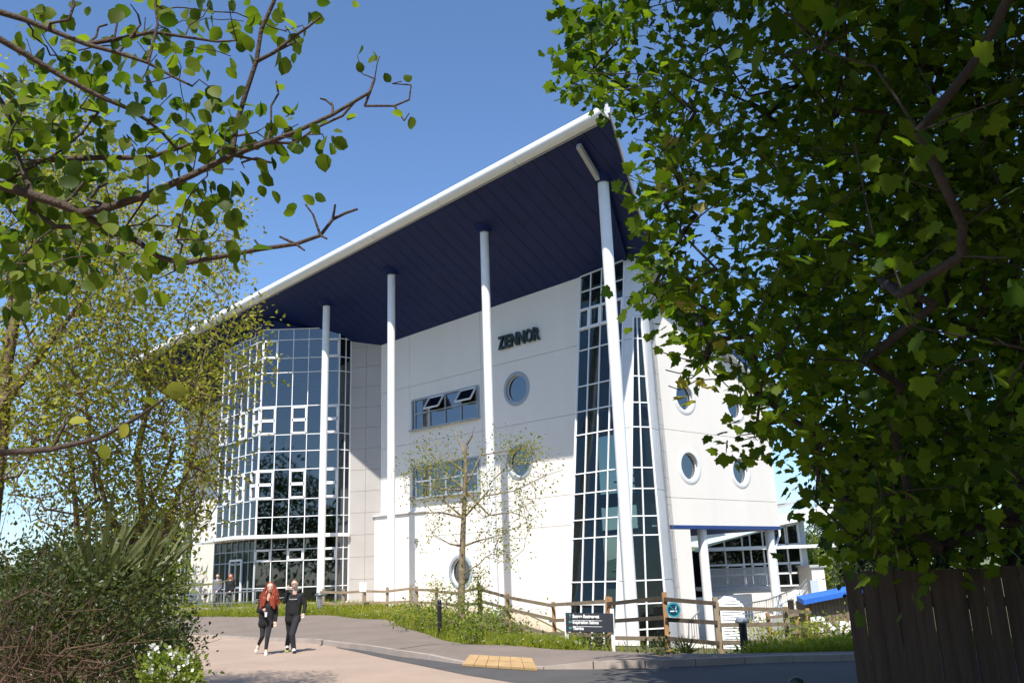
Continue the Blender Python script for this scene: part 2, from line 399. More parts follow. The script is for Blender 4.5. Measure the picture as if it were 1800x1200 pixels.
_a = rad(48.3); WE_, WN_, W0_ = (-math.sin(_a), math.cos(_a)), (-math.cos(_a), -math.sin(_a)), (0.26, 37.0)
# terrain sheet to the horizon
def inpoly(x, y, poly):
    x = np.asarray(x); y = np.asarray(y); c = np.zeros(x.shape, bool); n = len(poly); j = n-1
    for i in range(n):
        xi, yi = poly[i]; xj, yj = poly[j]
        t = ((yi > y) != (yj > y)) & (x < (xj-xi)*(y-yi)/((yj-yi) if yj != yi else 1e-9)+xi)
        c ^= t; j = i
    return c
HARD = [tuple(p) for p in verge] + [(30, -14), (-3.2, -14), tuple(kerb[0])]
def axis(lo, hi, step, far, n=14):
    mid = np.arange(lo, hi+step, step); g = np.geomspace(1, far, n)
    return np.r_[(lo-g)[::-1], mid, hi+g]
gx = axis(-34, 34, .5, 4000); gy = axis(-16, 62, .5, 4000)
X, Y = np.meshgrid(gx, gy); xf, yf = X.ravel(), Y.ravel()
zt = np.concatenate([T(xf[i:i+4000], yf[i:i+4000]) for i in range(0, len(xf), 4000)])
zt = zt + np.where(inpoly(xf, yf, HARD), -0.10, 0.05)
r_ = np.hypot(xf, yf); far = np.clip((r_-90)/400, 0, 1); zt = zt*(1-far) + far*(-12)
me = bpy.data.meshes.new('ground'); nx = len(gx)
me.from_pydata(np.c_[xf, yf, zt].tolist(), [], [(j*nx+i, j*nx+i+1, (j+1)*nx+i+1, (j+1)*nx+i) for j in range(len(gy)-1) for i in range(nx-1)])
me.polygons.foreach_set('use_smooth', [True]*len(me.polygons)); me.materials.append(MAT['soil'])
tag(link('ground', me), kind='structure')
# added buff ground sheet before the building, bounces warm light onto wall and soffit
fq = []
for u_ in np.linspace(-9, 30, 40):
    for o_ in np.linspace(.3, 6.2 if u_ < 9 else 6.8, 8):
        p = W0_[0]+WE_[0]*u_+WN_[0]*o_, W0_[1]+WE_[1]*u_+WN_[1]*o_; fq.append((p[0], p[1], Tz(*p)+.075))
mb = MB(); mb.add(fq, [(i*8+j, i*8+j+1, i*8+j+9, i*8+j+8) for i in range(39) for j in range(7)]); tag(mb.build('bounce_forecourt', 'bounce_paving', smooth=True), kind='structure')
# far hills
mb = MB(); hv = []; hf = []; rr = random.Random(3)
for i in range(61):
    a = rad(-75+i*2.5); R = 2200
    h = 62+18*math.sin(i*.55)+12*math.sin(i*1.7+1)+rr.uniform(-4, 4) - max(0, i-20)*1.2
    for d, hh in ((R-500, -13), (R, h), (R+600, -13)): hv.append((d*math.sin(a), d*math.cos(a), hh))
hf = [(i*3+k, (i+1)*3+k, (i+1)*3+k+1, i*3+k+1) for i in range(60) for k in range(2)]
mb.add(hv, hf); tag(mb.build('hills', 'far_land', smooth=True), kind='structure')

# ================================================================ MAIN BUILDING
aw = rad(48.3)
WE = A3(-math.sin(aw), math.cos(aw), 0)       # along the front wall, to the left
WN = A3(-math.cos(aw), -math.sin(aw), 0)      # outwards
W0 = A3(0.26, 37, 0)
def W(u, o, z): return W0 + WE*u + WN*o + Z*z
def uo(p): p = np.asarray(p)-W0; return float(p@WE), float(p@WN)
SA, SB, SS = 13.49, -0.026, 0.5
def soffit_z(p):
    u, o = uo(p); return SA + SB*u + SS*o
_g = SB*WE + SS*WN
SN = A3(_g[0], _g[1], -1); SP = W0 + Z*SA
def on_soffit(x, y): return onpl(x, y, SP, SN)
bld = thing('college_building', 'large white college building with blue-soffited overhanging roof, slim columns and glass towers', 'building', W(2, 0, 0.3))

# ---- roof, soffit panels, fascia
P_c = on_soffit(1070, 203); P_l = on_soffit(330, 594); P_v = on_soffit(1163, 510)
uc, oc = uo(P_c); ul, ol = uo(P_l); uv, ov = uo(P_v)
def S(u, o, dz=0.0): return W(u, o, SA+SB*u+SS*o+dz)
RW_D = unit(A3(math.sin(rad(49)), math.cos(rad(49)), 0)); RW_N = A3(RW_D[1], -RW_D[0], 0)      # right wall
RW_0 = at(1172, 700, 34.6); RW_0[2] = 0
P_r = onpl(1372, 692, RW_0 + RW_N*0.35, RW_N)
ur, orr = uo(P_r)
u_back = 29.0
poly = [(uc, oc), (uv, ov), (ur, orr), (u_back, orr), (u_back, ol - .1)]
mb = MB(); mb.poly([S(u, o, .06) for u, o in poly], Z*0.34); roof = mb.build('roof', 'roof_white', bld)
rng = random.Random(2)
u = uc; WID = 0.62
def o_front(u): return oc + (ol-oc)*(u-uc)/(ul-uc)
def o_backf(u):
    lo = -0.6
    return max(lo, oc + (ov-oc)*(u-uc)/(uv-uc)) if u < uv else lo
while u < u_back-.1:
    u1 = min(u+WID-.016, u_back); mb = MB(); dz = rng.uniform(-.003, .003)
    mid = -0.0 if u > uv else None
    q = [S(u, o_backf(u)+.02, dz), S(u1, o_backf(u1)+.02, dz), S(u1, o_front(u1)-.02, dz), S(u, o_front(u)-.02, dz)]
    mb.poly(q, Z*.05); mb.build('soffit_panel', 'soffit_blue', roof); u += WID
# rounded white fascia in lengths
nseg = 9
for i in range(nseg):
    ua, ub = uc + (u_back-uc)*i/nseg + (.0 if i == 0 else .012), uc + (u_back-uc)*(i+1)/nseg - .012
    mb = MB(); V = []; F = []; m_ = 10
    for uu in (ua, ub):
        c = S(uu, o_front(uu), .17)
        for k in range(m_+1):
            t = -math.pi/2 + math.pi*k/m_; V.append(c + WN*(.30*math.cos(t)) + Z*(.25*math.sin(t)))
    F = [(k, k+1, m_+1+k+1, m_+1+k) for k in range(m_)] + [tuple(range(m_+1)), tuple(range(2*m_+1, m_, -1)), (0, m_, 2*m_+1, m_+1)]
    mb.add(V, F); mb.build('fascia_length', 'white_metal', roof, smooth=True)
    mb = MB(); mb.bar(S(ua, o_front(ua)-.06, -.05), S(ub, o_front(ub)-.06, -.05), .05, .05, Z); mb.build('drip_strip', 'verge_grey', roof)
for (a, b), nm, wd in (((P_c, P_v), 'verge_trim', .34), ((P_v, P_r), 'verge_trim', .30)):
    mb = MB(); mb.bar(a+Z*.22, b+Z*.22, .10, wd, Z); mb.build(nm, 'verge_grey', roof)
mb = MB(); mb.bar(P_v+Z*.0+RW_N*.03, P_r+RW_N*.03, .05, .16, Z); mb.build('verge_flashing', 'blue_trim', roof)
# columns with collars
cols = []
for x, y in ((1060,318),(851,405),(688,480),(574,535)):
    p = on_soffit(x, y); zb = Tz(p[0], p[1])-.3 if x > 1000 else Tz(p[0], p[1]) - .1
    if x > 1000: zb = -1.5
    mb = MB(); mb.tube([(p[0], p[1], zb), (p[0], p[1], p[2]+.05)], .205 if x > 1000 else .172, 24); c = mb.build('column', 'white_paint', bld, smooth=True); cols.append(p)
    mb = MB(); mb.tube([(p[0], p[1], p[2]-.1), (p[0], p[1], p[2]+.18)], [.3, .42], 24); mb.build('collar', 'soffit_blue', c, smooth=True)
c1u, c1o = uo(cols[0])
mb = MB(); mb.bar(S(c1u-.25, o_front(c1u)-.3, -.16), S(c1u, c1o+.3, -.16), .16, .2, Z); mb.build('soffit_beam', 'verge_grey', roof)
mb = MB(); mb.bar(S(c1u+.1, c1o-.3, -.16), S(-6.1, .3, -.16), .16, .2, Z); mb.build('soffit_beam', 'soffit_blue', roof)

# ---- front wall of rendered panels
FW = (W0, WE, Z, WN)
uj = [-3.75, 2.3, 7.15, 9.35]; zj = [-2.2, 3.49, 4.68, 7.89, 10.7, None]
round_w = [(.18, 9.45), (.17, 6.26), (3.84, 1.85)]
rect_w = [(2.45, 7.0, 8.53, 9.98), (2.52, 6.98, 5.27, 6.76)]
mb = MB(); mb.poly([W(-3.75, -.34, -2.2), W(9.3, -.34, -2.2), W(9.3, -.34, 13.2), W(-3.75, -.34, 13.5)], WN*.02)
wall = None
bmw = holed([(-3.74, -2.2), (9.34, -2.2), (9.34, SA+SB*9.34), (-3.74, SA-SB*3.74)], [circ(a, b, .66) for a, b in round_w] + [[(r[0], r[2]), (r[1], r[2]), (r[1], r[3]), (r[0], r[3])] for r in rect_w],
            (W0-WN*.05, WE, Z, WN), .28)
wall = bm_obj(bmw, 'front_wall', 'render_white', bld)
G = .009
for i in range(3):
    for j in range(5):
        a, b = uj[i]+G, uj[i+1]-G; c, d = zj[j]+G, (zj[j+1]-G if zj[j+1] else None)
        outer = [(a, c), (b, c), (b, d if d else SA+SB*b+.02), (a, d if d else SA+SB*a+.02)]
        top = d if d else 13.2
        hs = [circ(x, z, .66) for x, z in round_w if a < x < b and c < z < top] + [[(r[0], r[2]), (r[1], r[2]), (r[1], r[3]), (r[0], r[3])] for r in rect_w if a < r[0] and r[1] < b and c < r[2] and r[3] < top]
        bm_obj(holed(outer, hs, FW, .0495), 'wall_panel', 'render_white', wall)
mb = MB(); mb.poly([W(5.9, .0, -2.2), W(9.6, .0, -2.2), W(9.6, .0, 4.6), W(5.9, .0, 4.6)], WN*.16); lw = mb.build('lower_wall', 'render_white', bld)
mb = MB(); mb.bar(W(5.85, .1, 4.64), W(9.65, .1, 4.64), .30, .07, Z); mb.build('coping', 'clad_metal', lw)
mb = MB(); mb.box(W(6.5, .2, 3.3), WE*.06, WN*.05, Z*.13); mb.build('wall_light', 'steel', lw)

def ring(mb, cen, ex, ey, nn, r0, r1, d, n=40):
    V = []; F = []
    for k in range(n):
        t = 2*math.pi*k/n; dr = ex*math.cos(t)+ey*math.sin(t)
        V += [cen+dr*r0, cen+dr*r1, cen+dr*r1+nn*d*.55, cen+dr*((r0+r1)/2)+nn*d, cen+dr*r0+nn*d*.8]
    for k in range(n):
        a, b = k*5, ((k+1) % n)*5
        F += [(a+q, a+(q+1) % 5, b+(q+1) % 5, b+q) for q in range(5)]
    mb.add(V, F)
def round_window(cen, ex, nn, r, parent, ringmat='frame_grey', wide=.10):
    mb = MB(); ring(mb, cen-nn*.03, ex, Z, nn, r-.05, r+wide, .075); w = mb.build('round_window', ringmat, parent, smooth=True)
    mb = MB(); ring(mb, cen-nn*.16, ex, Z, nn, r-.09, r+.005, .06); mb.build('frame', 'clad_metal', w, smooth=True)
    mb = MB(); mb.poly([cen-nn*.13+ex*a+Z*b for a, b in circ(0, 0, r-.07, 32)], -nn*.012); mb.build('pane', 'glass_window', w)
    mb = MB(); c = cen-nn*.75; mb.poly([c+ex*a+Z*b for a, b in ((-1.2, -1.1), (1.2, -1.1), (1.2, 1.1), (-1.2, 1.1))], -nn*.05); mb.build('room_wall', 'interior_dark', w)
for a, b in round_w: round_window(W(a, 0, b), WE, WN, .66, bld)

def rect_window(r, parent, tilt):
    a, b, c, d = r; mb = MB(); w = .07
    for (p, q) in (((a, c), (b, c)), ((a, d), (b, d))): mb.bar(W(p[0], -.05, p[1]), W(q[0], -.05, q[1]), .09, .12, WN)
    for x in (a, b): mb.bar(W(x, -.05, c), W(x, -.05, d), .09, .125, WN)
    f = mb.build('window_frame', 'frame_grey', parent)
    xs = [b-.12, a+.12]; xm = np.linspace(a+.16, b-.16, 5); zm = c+(d-c)*.52
    mb = MB()
    for i, x in enumerate(xm): mb.bar(W(x, -.07, c+.05), W(x, -.07, d-.05), .075 if i % 4 else .09, .09, WN)
    mb.bar(W(xm[0], -.07, zm), W(xm[-1], -.07, zm), .07, .085, WN); mb.build('mullion', 'frame_grey', f)
    for i in range(4):
        for k, (z0, z1) in enumerate(((c+.06, zm-.04), (zm+.04, d-.06))):
            x0, x1 = xm[i]+.04, xm[i+1]-.04
            if k == 1 and i in tilt:
                out = .38
                mb = MB(); q = [W(x0, out, z0+.04), W(x1, out, z0+.04), W(x1, 0, z1), W(x0, 0, z1)]
                for e0, e1 in ((0, 1), (1, 2), (2, 3), (3, 0)): mb.bar(q[e0], q[e1], .07, .06, WN)
                s_ = mb.build('top_light', 'clad_metal', f)
                mb = MB(); mb.poly(q, -WN*.012)
                mb.build('pane', 'glass_window', f)
            else:
                mb = MB(); mb.poly([W(x0, -.07, z0), W(x1, -.07, z0), W(x1, -.07, z1), W(x0, -.07, z1)], -WN*.012); mb.build('pane', 'glass_window', f)
    mb = MB(); mb.bar(W(a-.06, .06, c-.04), W(b+.06, .06, c-.04), .28, .05, Z); mb.build('sill', 'frame_grey', f)
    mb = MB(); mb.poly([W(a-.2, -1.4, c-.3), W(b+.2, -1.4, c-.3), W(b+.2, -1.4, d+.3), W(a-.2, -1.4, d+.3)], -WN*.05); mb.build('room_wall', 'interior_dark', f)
    for x0, x1 in ((b-1.0, b-.15), (a+.12, a+.5)):
        mb = MB(); mb.box(W((x0+x1)/2, -.28, (c+d)/2), WE*(x1-x0)/2, WN*.03, Z*(d-c)*.55); mb.build('curtain', 'curtain', f)
rect_window(rect_w[0], bld, (0, 2)); rect_window(rect_w[1], bld, ())

# ---- raised letters on the wall
sg = thing('wall_sign', 'dark raised capital letters reading ZENNOR high on the white wall', 'sign', W(.9, .02, 11.6))
ustart = 1.09; tot = 2.42; widths = [.40, .36, .43, .43, .47, .41]; acc = 0; gap = (tot-sum(widths)*.88)/5
for ch, w_ in zip('ZENNOR', widths):
    place_text('letter', ch, .80, .10, W(ustart-acc, .04, 11.37), -WE, Z, WN, 'letter_dark', sg, .022, w_*.9); acc += w_*.88+gap

# ---- curtain walls
def curtain(name, L, R, zr, cols_, nn, parent, glass, openers=(), bw=.038, topL=None, topR=None, framemat='white_metal', skip=()):
    """L(z), R(z) give the left and right edge points; zr = row heights; cols_ = fractions; top row may be sloped"""
    nr = len(zr)-1
    def pt(f, j):
        if j == nr and topL is not None:
            zl, zr_ = topL, topR; z_ = zl+(zr_-zl)*f
            return L(z_)*(1-f)+R(z_)*f
        return L(zr[j])*(1-f)+R(zr[j])*f
    mb = MB()
    for k, f in enumerate(cols_):
        for j in range(nr):
            mb.bar(pt(f, j), pt(f, j+1)+Z*.004, bw*(1.4 if k in (0, len(cols_)-1) else 1), .07, nn)
    for j in range(nr+1):
        mb.bar(pt(cols_[0], j)+nn*.002, pt(cols_[-1], j)+nn*.002, bw, .065, nn)
    cw = mb.build(name, framemat, parent)
    for j in range(nr):
        for k in range(len(cols_)-1):
            if (k, j) in skip: continue
            q = [pt(cols_[k], j), pt(cols_[k+1], j), pt(cols_[k+1], j+1), pt(cols_[k], j+1)]
            g = [p+nn*(-.01+random.uniform(-.004, .004)) for p in q]
            mb = MB(); mb.poly(g, -nn*.02); mb.build('pane', glass, cw)
            if (k, j) in openers:
                kind = openers[(k, j)]; c = sum(q)/4; q2 = [c+(p-c)*.90 for p in q]
                mb = MB(); w_ = .10
                for e0, e1 in ((0, 1), (1, 2), (2, 3), (3, 0)): mb.bar(q2[e0]+nn*.035, q2[e1]+nn*.035, w_, .09, nn)
                if kind == 2: mb.bar((q2[0]+q2[3])/2+nn*.036, (q2[1]+q2[2])/2+nn*.036, w_*1.4, .088, nn)
                mb.build('window_frame', framemat, cw)
    return cw

# bay: facets at the level of the entrance
YB = 43.2
def vert_at(px, py, D): p = at(px, py, D); return lambda z, p=p: A3(p[0], p[1], z)
bL = at(455, 800, YB); bR = at(594, 800, YB)
bRR = at(614.5, 800, 43.6)
wl_ = W(9.35, 0, 0)
d_left = A3(math.sin(rad(-44)), math.cos(rad(-44)), 0)
nl = A3(-d_left[1], d_left[0], 0);  nl = nl if nl[1] < 0 else -nl
bLL = onpl(385, 830, bL, nl)
fz = lambda y: onpl(470, y, bL, A3(0, 1, 0))[2]
rowsB = [fz(y) for y in (1062, 1033, 986, 966, 943, 909, 878, 826, 794, 765, 715, 656, 631, 599, 580)]
zf = Tz(bL[0], bL[1])
vf = lambda p: (lambda z: A3(p[0], p[1], z))
OP = {(0,2):1,(2,2):1,(4,2):1,(0,6):2,(2,6):2,(4,6):2,(0,9):2,(2,9):2,(4,9):2,(0,12):1,(4,12):1}
random.seed(4)
c5 = [0, .2, .4, .6, .8, 1]
bay = curtain('glazed_bay', vf(bL), vf(bR), rowsB, c5, A3(0, -1, 0), bld, 'glass_bay', OP)
nb = unit(np.cross(bRR-bR, Z)*A3(1, 1, 0)); nb = nb if nb[1] < 0 else -nb
curtain('glazed_bay', vf(bR), vf(bRR), rowsB, [0, .55, 1], nb, bld, 'glass_bay')
OPL = {(4,6):2,(2,6):2,(0,6):2,(4,9):2,(2,9):2,(1,2):1}
curtain('glazed_bay', vf(bLL), vf(bL), rowsB[4:-1]+[rowsB[-1]-.2], [0, .17, .34, .51, .68, .85, 1], nl, bld, 'glass_bay', {(5,2):2,(3,2):2,(1,2):2,(5,5):2,(3,5):2,(0,5):1})
curtain('entrance_screen', vf(bLL), vf(bL), rowsB[:5], [0, .15, .3, .44, .58, .72, .86, 1], nl, bld, 'glass_tower', {(3,1):1,(4,1):1}, framemat='frame_grey', bw=.05)
# entrance doors
for f0, f1 in ((.44, .58), (.58, .72)):
    a, b = bLL*(1-f0)+bL*f0, bLL*(1-f1)+bL*f1; mb = MB(); q = [A3(a[0], a[1], zf+.05), A3(b[0], b[1], zf+.05), A3(b[0], b[1], zf+2.25), A3(a[0], a[1], zf+2.25)]
    for e0, e1 in ((0, 1), (1, 2), (2, 3), (3, 0)): mb.bar(q[e0]+nl*.07, q[e1]+nl*.07, .1, .06, nl)
    dr = mb.build('door', 'white_metal', bld)
    mb = MB(); mb.poly([p+nl*.06 for p in q], -nl*.012); mb.build('pane', 'glass_tower', dr)
    mb = MB(); c = (q[1] if f0 < .5 else q[0]); mb.tube([A3(c[0], c[1], zf+.8)+nl*.16, A3(c[0], c[1], zf+1.5)+nl*.16], .02, 8); mb.build('handle', 'steel', dr)
# canopy band above the entrance
mb = MB(); zc = rowsB[4]; outl = [bLL+nl*.9-d_left*-.6, bL+nl*1.0+A3(.0, -.25, 0), bR+A3(0, -.35, 0), bRR+A3(.1, -.2, 0), bRR+A3(0, .3, 0), bL+A3(0, .3, 0), bLL-nl*.1-d_left*-.6]
mb.poly([A3(p[0], p[1], zc-.10) for p in outl], Z*.16); mb.build('entrance_canopy', 'white_metal', bld)
# header up to the soffit, return wall, wall left of the bay
def header(a, b, z0, back, nm='bay_header'):
    a2, b2 = A3(a[0], a[1], 0)+back, A3(b[0], b[1], 0)+back
    mb = MB(); mb.poly([A3(a2[0], a2[1], z0), A3(b2[0], b2[1], z0), A3(b2[0], b2[1], soffit_z(b2)), A3(a2[0], a2[1], soffit_z(a2))], back*.2); mb.build(nm, 'soffit_blue', bld)
header(bL, bR, rowsB[-1]-.05, A3(0, .35, 0)); header(bLL, bL, rowsB[-1]-.3, -nl*.35); header(bR, bRR, rowsB[-1]-.05, -nb*.3)
a, b = A3(bRR[0], bRR[1], 0), A3(wl_[0], wl_[1], 0); d = unit(b-a); rn = A3(d[1], -d[0], 0); rn = rn if rn[1] < 0 else -rn
mb = MB(); mb.poly([a-rn*.05-Z*.5, b-rn*.05-Z*.5, b-rn*.05+Z*soffit_z(b), a-rn*.05+Z*soffit_z(a)], -rn*.2); rw_ = mb.build('return_wall', 'panel_grey', bld)
Lr = np.linalg.norm(b-a); zz = -.4; hts = 1.05
while zz < 13.3:
    for f0, f1 in ((0, .52), (.52, 1)):
        p, q = a+(b-a)*f0+d*.006, a+(b-a)*f1-d*.006; t0 = min(zz+hts-.012, soffit_z(p)); t1 = min(zz+hts-.012, soffit_z(q))
        mb = MB(); mb.poly([p+Z*zz, q+Z*zz, q+Z*t1, p+Z*t0], -rn*.049); mb.build('wall_panel', 'panel_grey', rw_)
    zz += hts
lw0 = W(uo(onpl(402, 1000, W0, WN))[0], 0, 0); LWL = uo(onpl(311, 1000, W0, WN))[0]-uo(lw0)[0]
print('left wall length', LWL)
def lwp(s_, z, o=0): return lw0+WE*s_+WN*o+Z*z
LWF = (lw0+WN*.0, WE, Z, WN)
s0, s1 = [uo(onpl(x_, 1010, W0, WN))[0]-uo(lw0)[0] for x_ in (334, 316)]
lwall = bm_obj(holed([(0, -.5), (LWL, -.5), (LWL, soffit_z(lw0+WE*LWL)), (0, soffit_z(lw0))], [[(s0, .4), (s1, .4), (s1, 6.6), (s0, 6.6)]], LWF, .3), 'side_wall', 'render_white', bld)
curtain('strip_window', lambda z: lwp(s1, z, -.1), lambda z: lwp(s0, z, -.1), [.4, 1.5, 2.3, 3.3, 4.4, 5.5, 6.6], [0, .33, .66, 1], WN, bld, 'glass_bay', framemat='frame_grey', bw=.06)
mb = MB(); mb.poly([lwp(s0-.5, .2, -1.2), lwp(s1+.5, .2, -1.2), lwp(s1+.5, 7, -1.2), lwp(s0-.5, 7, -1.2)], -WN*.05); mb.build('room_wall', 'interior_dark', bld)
mb = MB(); mb.poly([lwp(LWL-.25, -.5, -.02), lwp(LWL-.25, -.5, -8), lwp(LWL-.25, 8.5, -8), lwp(LWL-.25, 12.6, -.02)], WE*.22); mb.build('end_wall', 'render_white', bld)
# bay interior
inner = [A3(bRR[0]-.1, bRR[1]+.2, 0), A3(bR[0], bR[1]+.25, 0), A3(bL[0]+.1, bL[1]+.25, 0), A3(bLL[0]+.3, bLL[1]+.1, 0)-nl*.2, A3(bLL[0]+3.4, bLL[1]+3.4, 0), A3(bRR[0]+.5, bRR[1]+4.5, 0)]
for z0, th in ((zf-.25, .25), (rowsB[4]-.1, .35), (rowsB[4]+3.15, .35), (rowsB[4]+6.4, .35), (13.2, .3)):
    mb = MB(); mb.poly([p+Z*z0 for p in inner], Z*th); mb.build('floor_slab', 'interior', bld)
mb = MB(); bk = [inner[3]+A3(.1, .2, 0), inner[4], inner[5], inner[0]+A3(.3, .2, 0)]
for i in range(3):
    mb.poly([bk[i]-Z*.3, bk[i+1]-Z*.3, bk[i+1]+Z*14, bk[i]+Z*14], A3(.05, .15, 0))
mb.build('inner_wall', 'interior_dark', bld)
for p in (bL+A3(.55, .9, 0), bR+A3(-.3, 1.4, 0), bLL*.5+bL*.5+A3(.8, .5, 0)):
    mb = MB(); mb.tube([A3(p[0], p[1], zf), A3(p[0], p[1], 13.2)], .16, 16); mb.build('inner_column', 'interior_column', bld, smooth=True)
for z0 in (rowsB[4]+1.0, rowsB[4]+4.2, rowsB[4]+7.6):
    mb = MB(); mb.bar(bL+A3(.3, .35, 0)*1+Z*(z0-bL[2]), bR+A3(-.2, .35, 0)+Z*(z0-bR[2]), .12, .05, A3(0, 1, 0)); mb.build('guard_rail', 'interior_column', bld)

# ---- battered corner tower
ZB = -1.6
tops = {'A': W(-3.65, 0.03, 0), 'B': W(-5.95, .12, 0)}
tops['C'] = on_soffit(1114, 452); tops['D'] = on_soffit(1117.5, 453); tops['E1'] = on_soffit(1124, 456); tops['E2'] = on_soffit(1132, 466)
# floor plan at the foot
foot = {'A': at(999.5, 1150, 33.5), 'B': at(1083, 1150, 32.0), 'C': at(1106, 1150, 31.75), 'D': at(1177, 1150, 32.3), 'E1': at(1187, 1150, 33.0), 'E2': at(1199, 1150, 34.1)}
for k_ in tops: tops[k_] = A3(tops[k_][0], tops[k_][1], soffit_z(tops[k_]))
def edge(k_):
    a, b = foot[k_], tops[k_]
    return lambda z: a + (b-a)*((z-a[2])/(b[2]-a[2]))
def tz(y):                                                # height of a transom seen on the left edge
    lo, hi = -2., 15.
    for _ in range(40):
        mz = (lo+hi)/2; p = edge('A')(mz)
        if proj(p)[1] > y: lo = mz
        else: hi = mz
    return lo
rowsT = [ZB] + [tz(y) for y in (1105, 1062, 1023, 947, 915, 869, 834, 766, 725, 681, 618, 582, 546, 515)]
na = unit(np.cross(foot['B']-foot['A'], tops['A']-foot['A'])); na = na if na[1] < 0 else -na
zA, zB2 = tops['A'][2]-.03, tops['B'][2]-.03
curtain('corner_glazing', edge('A'), edge('B'), rowsT+[13.5], [0, .25, .5, .75, 1], na, bld, 'glass_tower', {(k_, 12): 1 for k_ in range(4)}, topL=zA, topR=zB2, bw=.045)
nc = unit(np.cross(foot['D']-foot['C'], tops['C']-foot['C'])); nc = nc if nc[1] < 0 else -nc
curtain('corner_glazing', edge('C'), edge('D'), rowsT[:13], [0, .46, 1], nc, bld, 'glass_tower', bw=.045)
def face(k1, k2, z0, z1, nm, material, parent, th=.06, off=0.0):
    e1, e2 = edge(k1), edge(k2); q = [e1(z0), e2(z0), e2(z1[1] if isinstance(z1, tuple) else z1), e1(z1[0] if isinstance(z1, tuple) else z1)]
    n_ = unit(np.cross(q[1]-q[0], q[3]-q[0])); n_ = n_ if n_[1] < 0 else -n_
    mb = MB(); mb.poly([p+n_*off for p in q], -n_*th); return mb.build(nm, material, parent), n_
jt = [ZB, rowsT[3], rowsT[6], rowsT[8], rowsT[11], rowsT[13]]
for k1, k2 in (('B', 'C'), ('D', 'E1'), ('E1', 'E2')):
    for i in range(len(jt)):
        z1 = jt[i+1]-.02 if i+1 < len(jt) else (soffit_z(tops[k1])-.02, soffit_z(tops[k2])-.02)
        face(k1, k2, jt[i], z1, 'metal_panel', 'clad_metal', bld)
face('C', 'D', rowsT[12]+.05, (tops['C'][2]-.02, tops['D'][2]-.02), 'metal_panel', 'clad_metal', bld)
# side return of the tower towards the wall
eA = edge('A'); mb = MB(); mb.poly([eA(ZB), W(-3.75, -.02, ZB), W(-3.75, -.02, 13.45), eA(13.45)], WE*-.05); mb.build('side_panel', 'clad_metal', bld)
# climbing wires on the narrow right face
n_e = unit(np.cross(foot['E2']-foot['E1'], tops['E1']-foot['E1'])); n_e = n_e if n_e@A3(1, -1, 0) > 0 else -n_e
wires = MB()
for k_ in range(8):
    f = .04+k_*.92/7; p = lambda z: edge('E1')(z)*(1-f)+edge('E2')(z)*f
    wires.tube([p(ZB+.4)+n_e*.16, p(12.4)+n_e*.16], .006, 5)
for z_ in np.linspace(0, 12, 13): wires.tube([edge('E1')(z_)+n_e*.16, edge('E2')(z_)+n_e*.16], .006, 5)
wires.build('wire_trellis', 'steel_dark', bld)
# tower interior
ctr = sum(foot[k_] for k_ in ('A', 'B', 'D', 'E2'))/4
for z0 in (ZB, 1.35, 4.45, 7.65, 10.8, 13.0):
    q = [edge('A')(z0)*.9+ctr*.1*A3(1, 1, 0)+Z*z0*.1, edge('B')(z0)*.93+ctr*.07*A3(1, 1, 0)+Z*z0*.07, edge('D')(z0)*.92+ctr*.08*A3(1, 1, 0)+Z*z0*.08, edge('E2')(z0)*.95+ctr*.05*A3(1, 1, 0)+Z*z0*.05, edge('E2')(z0)+A3(-2.2, 2.6, 0), edge('A')(z0)+A3(1.5, 2.6, 0)]
    q = [A3(p[0], p[1], z0) for p in q]; q = [p*.94+A3(ctr[0], ctr[1]+1.2, z0)*.06 for p in q]
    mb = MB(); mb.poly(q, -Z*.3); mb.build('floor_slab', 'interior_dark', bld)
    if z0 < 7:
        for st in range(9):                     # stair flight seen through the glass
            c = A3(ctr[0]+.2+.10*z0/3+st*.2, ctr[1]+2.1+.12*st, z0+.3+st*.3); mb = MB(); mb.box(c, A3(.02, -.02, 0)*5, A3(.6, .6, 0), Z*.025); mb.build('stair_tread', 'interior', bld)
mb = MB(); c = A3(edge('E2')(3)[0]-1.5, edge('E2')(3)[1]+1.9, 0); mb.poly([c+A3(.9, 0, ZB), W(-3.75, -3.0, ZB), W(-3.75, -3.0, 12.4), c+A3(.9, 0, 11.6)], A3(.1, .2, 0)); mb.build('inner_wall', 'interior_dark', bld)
p0, p1 = edge('D')(ZB)*.86+ctr*.14, edge('D')(11.5)+A3(-.4, .7, 0)
mb = MB(); mb.tube([p0+A3(-.25, .45, 0), A3(p1[0], p1[1], 11.0)], .26, 16); mb.build('inner_column', 'interior_column', bld, smooth=True)
p0 = edge('A')(ZB)+A3(.55, .7, 0); p1 = edge('A')(12)+A3(.55, .7, 0)
mb = MB(); mb.tube([p0, p1], .2, 16); mb.build('inner_column', 'interior_column', bld, smooth=True)

# ---- right-hand wall
def RV(v, z, o=0): return RW_0 + RW_D*v + RW_N*o + Z*z
def rwp(x, y):
    p = onpl(x, y, RW_0, RW_N); return float((p-RW_0)@RW_D), float(p[2])
v_end = rwp(1357, 800)[0]; z_bot = rwp(1285, 924)[1]
holes = [rwp(1203, 698), rwp(1291, 714), rwp(1212, 819), rwp(1301.5, 828)]
zj2 = [z_bot, rwp(1230, 876)[1], rwp(1230, 761)[1], None]
v0 = -1.6; vj = [v0, v_end]
def rtop(v): p = RV(v, 0); return soffit_z(p)-.02
RF = (RW_0, RW_D, Z, RW_N)
rwall = bm_obj(holed([(v0, z_bot+.02), (v_end, z_bot+.02), (v_end, rtop(v_end)), (v0, rtop(v0))], [circ(a, b, .60) for a, b in holes], (RW_0-RW_N*.05, RW_D, Z, RW_N), .28), 'right_wall', 'render_white', bld)
